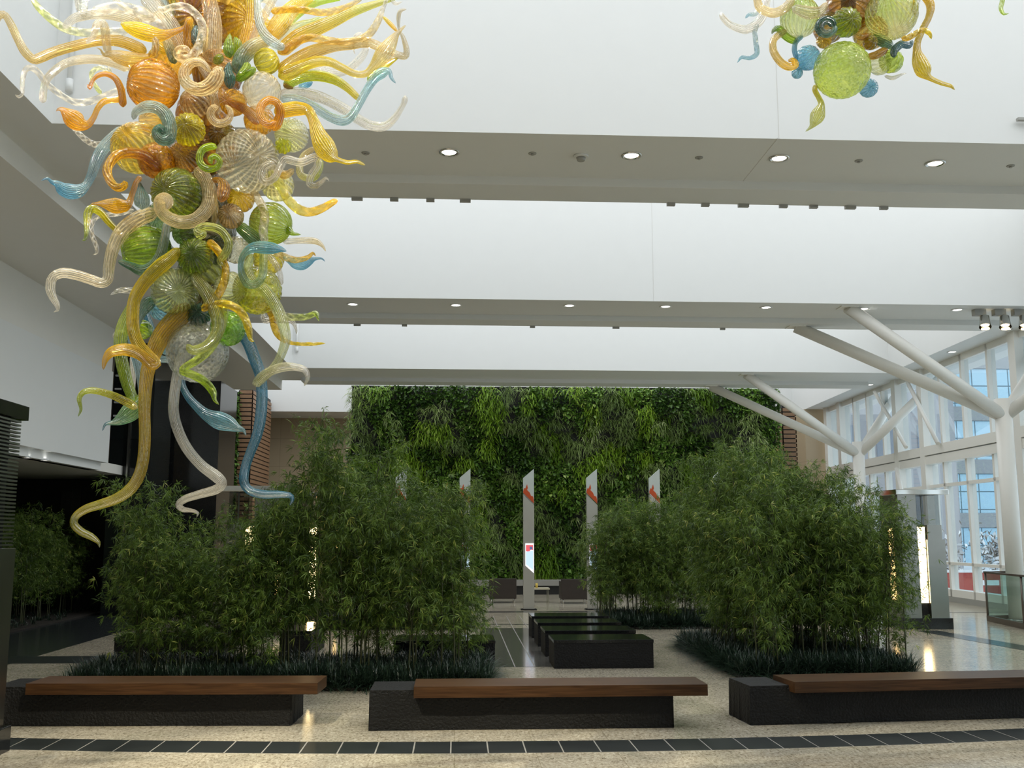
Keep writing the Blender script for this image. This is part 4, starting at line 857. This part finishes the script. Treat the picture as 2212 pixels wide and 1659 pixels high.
T(cC, [(1400,960,5),(1530,850,8),(1680,740,6),(1770,690,2)], 'lime','yellow', .2,.3, 8, 1, .5, name=GG)
T(cC, [(1590,200,3),(1680,290,5),(1760,375,3)], 'yellow','gold', .3,.3, 6, 1, .6)
T(cC, [(580,1050,7),(660,1010,9),(750,980,6)], 'sky','blue', -.1,-.1, 8, 1, .5)
T(cC, [(1680,-20,5),(1740,45,4),(1820,20,1)], 'clear','clear', .2,.2, 6, 1, .4)
T(cC, [(410,1000,9),(460,1040,5),(520,1050,2)], 'amber','brown', .2,.25, 6, 1, .8)
# middle
T(v3, [(640,500,6),(570,530,8),(540,600,8),(580,640,8),(640,610,8),(680,540,8),(720,480,9),(830,500,9),(930,465,9),(950,520,8),(905,590,8),(890,650,8),(930,670,7),(980,640,5),(1010,612,3),(1032,635,1.5)], 'clear','clear', .55,.4, 6, 2, .42, name=GC)
T(v3, [(930,395,6),(850,450,7),(820,540,8),(840,600,8),(920,610,8),(960,540,9),(965,470,7)], 'champ','palelime', .1,.2, 8, 1, .45)
T(v3, [(640,580,8),(720,590,9),(780,550,6)], 'gold','champ', .25,.3, 8, 1, .5)
T(v3, [(600,560,10),(645,620,11),(700,690,12),(740,770,11),(820,840,11),(900,855,10),(980,830,9),(1060,785,7),(1095,768,4)], 'palelime','gold', .3,.35, 3, 6, .48)
T(v3, [(720,960,16),(745,990,10),(770,1010,5),(830,1018,1.5)], 'lime','lime', .2,.2, 6, 1, .7, name='globe_spike')
T(v3, [(700,1070,7),(830,1060,7),(930,1065,7),(980,1095,4),(1008,1138,1)], 'clear','champ', .1,.2, 5, 2, .4)
T(v3, [(600,1120,7),(720,1180,8),(800,1200,7),(880,1180,5),(915,1150,3),(935,1172,1)], 'clear','gold', .15,.25, 3, 5, .42)
T(v3, [(700,1180,4),(750,1205,7),(790,1225,12),(840,1230,13),(890,1210,9),(930,1192,4),(980,1190,2),(1002,1212,1)], 'sky','blue', .05,.1, 12, .5, .6, name=GG)
T(v3, [(560,1080,8),(562,1200,9),(555,1310,9),(510,1370,9),(450,1370,10),(410,1310,8),(398,1230,6),(420,1160,7),(480,1115,11),(550,1110,14),(620,1115,13),(680,1122,7),(727,1137,1.5)], 'palelime','blue', .45,.65, 10, .5, .6, name=GC)
T(v3, [(480,700,8),(520,760,9),(560,830,9),(570,900,10),(560,1000,10),(575,1080,8)], 'champ','clear', .3,.4, 3, 5, .45)
T(v3, [(370,940,12),(450,1010,15),(520,1070,16),(560,1110,10)], 'green','tgreen', .3,.3, 12, 1, .75)
T(v2, [(1400,550,13),(1460,600,15),(1500,700,16),(1490,820,16),(1410,905,15),(1310,930,15),(1210,900,14),(1150,840,13),(1145,775,12),(1185,752,11),(1215,785,9),(1195,835,5)], 'champ','champ', .35,.7, 14, 3, .6, name=GC)
T(v2, [(1520,720,8),(1545,850,8),(1535,930,8),(1510,990,7)], 'champ','champ', .35,.35, 8, 2, .5)
T(v2, [(1480,1000,6),(1440,1020,10),(1415,990,9),(1470,960,9),(1560,975,9),(1615,1025,9),(1638,1090,9),(1610,1160,9),(1575,1205,7),(1600,1240,6)], 'palelime','palelime', .6,.5, 6, 3, .52, name=GC)
T(v3, [(160,1060,9),(225,1120,9),(262,1185,8),(290,1270,8),(270,1380,9),(220,1470,9),(150,1530,8),(135,1550,7),(200,1520,8),(300,1518,9),(380,1555,9),(430,1620,9),(455,1700,8),(470,1770,4),(495,1785,1.5)], 'gold','yellow', .45,.6, 3, 8, .6)
T(v3, [(230,395,5),(190,385,8),(130,405,8),(103,455,8),(115,515,8),(170,548,8),(230,532,7),(248,488,6),(215,455,6),(180,475,6),(192,512,4)], 'lime','lime', .6,.65, 6, 1, .72, name=GC)
T(v2, [(1150,560,13),(1090,500,14),(1020,450,13),(930,432,12),(840,450,11),(785,510,10),(768,570,10),(795,640,9),(845,682,9),(893,665,8),(888,632,5)], 'orange','gold', .35,.6, 5, 3, .6, name=GC)
T(v2, [(955,195,4),(975,140,9),(1050,102,13),(1130,112,14),(1190,165,15),(1218,250,15),(1205,325,15),(1155,335,13),(1122,285,11),(1150,250,8),(1170,280,5)], 'greyblue','tgreen', .5,.6, 12, 3, .75, name=GC)
T(v2, [(1010,600,6),(975,650,6),(950,720,6),(925,790,8),(885,812,14),(820,810,17),(760,800,11),(700,795,4),(650,800,2)], 'orange','gold', .15,.4, 12, .5, .75, name=GG)
T(v2, [(1000,640,2),(1010,690,7),(1017,750,16),(1017,800,16),(1015,838,7)], 'teal','greyblue', .5,.5, 12, .5, .8, name=GG)
T(v2, [(870,1020,6),(780,930,7),(720,860,8),(660,832,9),(630,870,9),(625,940,7),(620,1000,5),(610,1050,3),(588,1058,1)], 'yellow','lime', .2,.45, 6, .5, .6)
T(v2, [(960,840,5),(850,870,5),(710,885,5),(660,940,5),(660,1020,5),(690,1100,5),(692,1150,3),(665,1162,1)], 'clear','clear', .05,.05, 3, 8, .42)
T(v2, [(1130,850,16),(1000,900,17),(900,970,17),(840,1050,15),(800,1150,13),(780,1260,12),(772,1335,11),(730,1365,11),(650,1340,11),(550,1308,11),(450,1293,11),(380,1325,10),(360,1400,10),(380,1470,8),(408,1520,6),(412,1560,3),(382,1573,1)], 'champ','clear', .4,.6, 14, 4, .5)
T(v2, [(1200,920,8),(1180,1050,10),(1150,1160,11),(1100,1240,12),(1020,1275,12),(940,1245,9),(870,1215,6),(845,1205,4)], 'greyblue','tgreen', .45,.5, 10, .5, .72)
# lower part
T(cE, [(1260,200,9),(1150,320,14),(1050,400,16),(900,540,15),(790,680,14),(720,820,13),(700,1000,13),(710,1180,13),(760,1330,13),(850,1450,13),(950,1540,12),(985,1580,10),(930,1600,10),(830,1500,12),(720,1435,13),(590,1410,13),(450,1440,11),(380,1520,7),(355,1600,4),(350,1650,2)], 'yellow','gold', .5,.6, 14, 3, .68)
T(fu, [(405,655,20),(394,676,22),(376,694,22),(356,716,21),(341,741,19),(330,767,17),(321,794,15),(316,821,14),(313,857,13),(312,893,12),(313,929,12),(312,965,12),(308,1000,12),(299,1030,12),(280,1058,12),(250,1078,11),(215,1090,10),(185,1100,9),(164,1115,8),(160,1132,8),(175,1148,8),(198,1160,7),(213,1172,4),(215,1183,1.5)], 'gold','olive', .35,.45, 14, .5, .62)
T(fu, [(395,760,10),(385,800,11),(377,850,11),(375,890,11),(385,930,11),(405,970,11),(435,1005,11),(468,1030,12),(480,1045,10),(465,1058,10),(430,1068,9),(400,1078,8),(386,1090,7),(395,1100,6),(415,1103,4),(427,1108,3),(425,1117,1)], 'clear','clear', .25,.35, 12, .5, .5)
T(fu, [(515,710,12),(535,738,13),(550,775,13),(562,810,12),(566,850,12),(563,900,12),(555,940,11),(540,980,10),(530,1010,10),(527,1040,10),(540,1060,9),(570,1068,9),(600,1068,8),(625,1070,6),(632,1078,4),(626,1092,1.5)], 'blue','blue', .15,.3, 16, .3, .58)
T(cG, [(850,880,6),(850,1050,7),(920,1200,8),(1050,1340,10),(1150,1420,13),(1280,1480,19),(1400,1520,17),(1500,1570,9),(1580,1600,4),(1612,1665,1.5)], 'blue','sky', .1,.3, 12, .5, .62, name=GG)
T(cF, [(800,600,8),(755,720,10),(760,830,11),(830,950,12),(950,1030,13),(1060,1180,13),(1140,1350,13),(1185,1500,12),(1200,1620,11),(1170,1740,10),(1110,1880,9),(1010,2010,9),(880,2130,9),(850,2150,9),(900,2080,10),(1020,2000,10),(1180,1950,10),(1330,1955,8),(1430,1990,7),(1465,2080,5),(1420,2180,2)], 'palelime','clear', .3,.5, 12, .5, .46)
T(cF, [(980,600,7),(1080,720,7),(1135,850,6),(1155,970,4)], 'clear','clear', .35,.35, 6, .5, .35)
T(cG, [(1860,130,8),(1920,220,8),(1950,340,9),(1985,440,8),(2060,520,6),(2200,565,4),(2400,570,4),(2560,560,1.5)], 'gold','yellow', .05,.2, 3, 8, .5)
T(cF, [(1080,1290,7),(1200,1340,8),(1300,1355,8),(1450,1350,7),(1560,1310,6),(1582,1360,3),(1602,1408,1)], 'clear','lime', .1,.2, 3, 5, .42)
T(cF, [(930,1310,8),(960,1390,8),(1080,1370,6),(1200,1375,6),(1290,1420,5),(1325,1500,3),(1330,1560,1)], 'clear','clear', .0,.1, 5, 2, .42)
T(v4, [(930,-30,11),(970,30,14),(1015,90,15),(1060,180,15),(1082,270,14),(1065,350,13),(1005,412,11),(930,432,10),(895,398,6)], 'olive','palelime', .45,.65, 14, .5, .55)
T(v4, [(1110,120,9),(1118,220,9),(1090,330,9),(1030,430,9),(950,495,9),(885,535,8),(870,560,8),(930,580,9),(1000,620,9),(1050,680,8),(1062,730,4),(1087,758,1.5)], 'palelime','lime', .5,.6, 3, 5, .5)
T(v4, [(600,120,10),(560,190,12),(520,270,13),(500,360,14),(500,460,13),(520,560,13),(545,650,12),(580,740,10)], 'palelime','lime', .15,.15, 12, .5, .5)
T(v4, [(600,780,9),(540,745,9),(450,702,8),(350,675,7),(285,680,6),(252,720,5),(262,785,3),(245,830,1)], 'yellow','lime', .2,.4, 8, .5, .55)
T(v4, [(660,680,8),(615,740,15),(560,800,20),(500,845,13),(455,865,6),(410,875,3),(390,915,1)], 'lime','blue', .0,.2, 12, .5, .6, name=GG)
T(v4, [(640,180,7),(665,260,8),(695,330,8),(740,400,10),(780,460,8)], 'blue','sky', .0,.0, 10, .3, .55)
T(v4, [(555,300,8),(575,420,9),(600,520,9),(618,620,7),(625,720,6)], 'sky','greyblue', .0,.0, 10, .3, .5)
T(v4, [(700,120,15),(650,170,14),(615,230,9),(600,290,5),(612,320,2)], 'tgreen','greyblue', .3,.35, 10, .5, .6, name=GG)
T(v4, [(690,470,7),(740,485,8),(800,490,7)], 'sky','greyblue', .0,.0, 8, .3, .45)
T(v4, [(560,470,2),(572,540,6),(572,620,6),(578,690,2)], 'clear','clear', -.1,-.1, 5, .3, .6)
T(v4, [(600,78,7),(500,75,6),(470,85,4),(438,102,1.5)], 'clear','clear', .1,.2, 3, 3, .45)
T(v4, [(530,320,3),(485,320,4),(458,345,3),(460,368,1)], 'clear','clear', .05,.05, 5, 1, .45)
T(cD, [(560,560,8),(500,470,9),(440,430,7),(400,480,3)], 'clear','sky', .0,.0, 5, 1, .4)
T(cD, [(1650,820,6),(1740,830,7),(1790,900,13),(1780,1000,13),(1740,1080,5)], 'amber','orange', .4,.5, 8, .5, .65, name=GG)
# central steel armature and hanging cable
m_ = glass_mat('olive', 'green', 10, 1, .7)
cylo('steel_armature', (0, 0, -1.55), (0, 0, 1.6), .05, STEEL, S.t); cylo('suspension_cable', (0, 0, 1.6), (0, 0, ZTOP-S.o.z-.2), .008, STEEL, S.t, n=8)
# upper reaches above the picture
rr = random.Random(5)
for k in range(22):
    a = rr.uniform(0, 6.283); ln = rr.uniform(.45, .95); zc = rr.uniform(.45, 1.0); up = rr.uniform(.2, .7); pts = []
    for q in range(6):
        t_ = q/5; r_ = .15+ln*t_; pts.append((math.cos(a+t_*.5)*r_, math.sin(a+t_*.5)*r_, zc+up*t_+.08*math.sin(t_*7+k), .045*(1-.75*t_)))
    cc = rr.choice([('gold','yellow'),('champ','clear'),('palelime','lime'),('clear','clear'),('sky','blue')])
    link(bpy.data.objects.new('glass_tendril', tube_mesh('glass_tendril', pts, glass_mat(cc[0], cc[1], 10, 1, .45))), S.t)

S2 = Sculpture('smaller looking cluster of green and clear blown glass cut by the top edge at right', 1830, -40)
for q in ((1819,152,65,.3,'palelime','lime',24,.42,dict(axis=(-.3,-.6,-1),stripe=.5,dots=True)), (1728,38,46,.22,'lime','clear',18,.45,dict(axis=(0,-.2,1))), (1828,48,34,.34,'olive','green',14,.72,dict(axis=(.1,-1,-.2),depth=.05)), (1926,30,60,.3,'champ','lime',20,.42,dict(axis=(0,-.3,-1))),
  (1925,132,27,.1,'lime','palelime',10,.6,dict(depth=.06)), (1745,125,29,.12,'sky','blue',12,.6,{}), (1722,158,13,.15,'blue','sky',6,.6,{}), (1876,190,22,-.05,'blue','sky',12,.6,{}), (1780,88,18,.2,'amber','olive',10,.7,{}), (1880,92,17,.3,'olive','amber',8,.7,{}), (1900,138,26,.1,'palelime','clear',12,.5,{}),
  (1840,10,60,.0,'shadebrown','amber',14,.75,{}), (1790,60,36,.0,'shadegreen','amber',14,.7,{}), (1880,70,40,.0,'amber','olive',14,.7,{}), (1760,-60,60,.1,'gold','champ',16,.55,{}), (1900,-70,60,.1,'lime','olive',16,.6,{}), (1830,-120,70,.1,'amber','gold',16,.6,{})):
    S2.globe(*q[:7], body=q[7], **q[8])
T = S2.tube
T(v5, [(55,95,6),(75,130,7),(130,180,8),(230,210,10),(310,170,11),(360,100,10),(380,20,9),(400,-60,8)], 'clear','clear', .3,.1, 8, 2, .42)
T(v5, [(310,-60,8),(315,0,9),(340,60,10),(430,92,11),(510,60,11),(570,-10,10)], 'champ','champ', .4,.3, 10, 1, .5, name=GC)
T(v5, [(320,170,5),(300,215,6),(305,300,6),(312,380,6),(265,412,5),(205,408,4),(172,447,1)], 'greyblue','sky', .2,.2, 3, 5, .4)
T(v5, [(600,290,8),(555,280,9),(510,250,9),(470,205,8),(435,212,5),(418,242,1)], 'lime','green', .15,.25, 6, .5, .65)
T(v5, [(520,220,7),(480,240,8),(432,285,8),(430,360,9),(480,440,9),(540,475,9),(588,462,8),(570,428,6),(535,432,3)], 'champ','gold', .2,.4, 6, .5, .55, name=GC)
T(v5, [(560,50,8),(610,70,12),(690,92,15),(760,80,11),(815,20,6)], 'clear','champ', .4,.4, 8, .5, .42, name=GG)
T(v5, [(735,600,5),(725,640,6),(755,700,6),(770,745,8),(745,820,17),(722,865,12),(700,900,5),(658,936,1)], 'yellow','palelime', .2,.2, 12, .5, .55, name=GG)
T(v5, [(1480,-60,9),(1545,30,10),(1535,120,8),(1490,210,8),(1455,300,8),(1452,370,10),(1470,440,17),(1500,505,18),(1535,550,7),(1620,590,5),(1690,612,4),(1720,640,1)], 'gold','yellow', .4,.5, 10, .5, .62, name=GG)
T(v5, [(1340,270,6),(1380,272,7),(1430,245,7),(1500,215,7),(1540,240,5),(1555,278,2)], 'gold','yellow', .5,.5, 3, 5, .65)
T(v5, [(1130,260,10),(1200,290,13),(1280,335,11)], 'green','tgreen', .25,.2, 10, .5, .7)
T(v5, [(1288,410,6),(1290,360,9),(1340,315,9),(1395,325,7),(1420,285,3)], 'teal','blue', .3,.3, 8, .5, .7)
T(v5, [(1220,540,3),(1280,555,5),(1340,530,3),(1378,520,1)], 'clear','clear', .1,.1, 5, .5, .45)
T(v5, [(640,250,6),(590,300,6),(580,360,6),(600,430,5)], 'sky','blue', .2,.2, 6, .5, .6)
T(v5, [(1090,400,6),(1150,395,9),(1210,365,9),(1245,345,5)], 'gold','amber', .3,.35, 8, .5, .7)
T(v5, [(1000,240,6),(1060,265,8),(1110,240,6)], 'champ','amber', .3,.35, 8, .5, .6)
T(v5, [(230,130,2),(255,105,4),(300,100,5),(330,60,6)], 'sky','clear', .1,.1, 5, .5, .5)
T(v5, [(1450,120,5),(1440,60,8),(1460,-40,8)], 'clear','clear', .3,.3, 6, .5, .45)
T(v5, [(1250,-200,14),(1500,-260,12),(1800,-240,9),(2000,-140,8),(2058,-30,6),(2048,60,5),(2070,100,3),(2106,94,1)], 'champ','lime', .2,.3, 8, .5, .55)
T(v5, [(870,190,6),(850,145,6),(800,130,6),(755,155,6),(740,195,6),(765,240,6),(820,250,6),(865,215,6),(868,180,5)], 'teal','sky', .5,.5, 4, .5, .7, name=GC)
T(v5, [(850,190,5),(820,160,5),(785,170,5),(775,205,5),(805,228,5),(840,210,5)], 'teal','greyblue', .52,.52, 4, .5, .7, name=GC)
cylo('steel_armature', (0, 0, -.35), (0, 0, 1.2), .05, STEEL, S2.t); cylo('suspension_cable', (0, 0, 1.2), (0, 0, ZTOP-S2.o.z-.2), .008, STEEL, S2.t, n=8)
for k in range(26):
    a = rr.uniform(0, 6.283); ln = rr.uniform(.35, .8); zc = rr.uniform(.25, .9); up = rr.uniform(.2, .6); pts = []
    for q in range(6):
        t_ = q/5; r_ = .15+ln*t_; pts.append((math.cos(a+t_*.5)*r_, math.sin(a+t_*.5)*r_, zc+up*t_+.08*math.sin(t_*7+k), .045*(1-.75*t_)))
    cc = rr.choice([('gold','yellow'),('champ','clear'),('palelime','lime'),('clear','clear'),('sky','blue')])
    link(bpy.data.objects.new('glass_tendril', tube_mesh('glass_tendril', pts, glass_mat(cc[0], cc[1], 10, 1, .45))), S2.t)
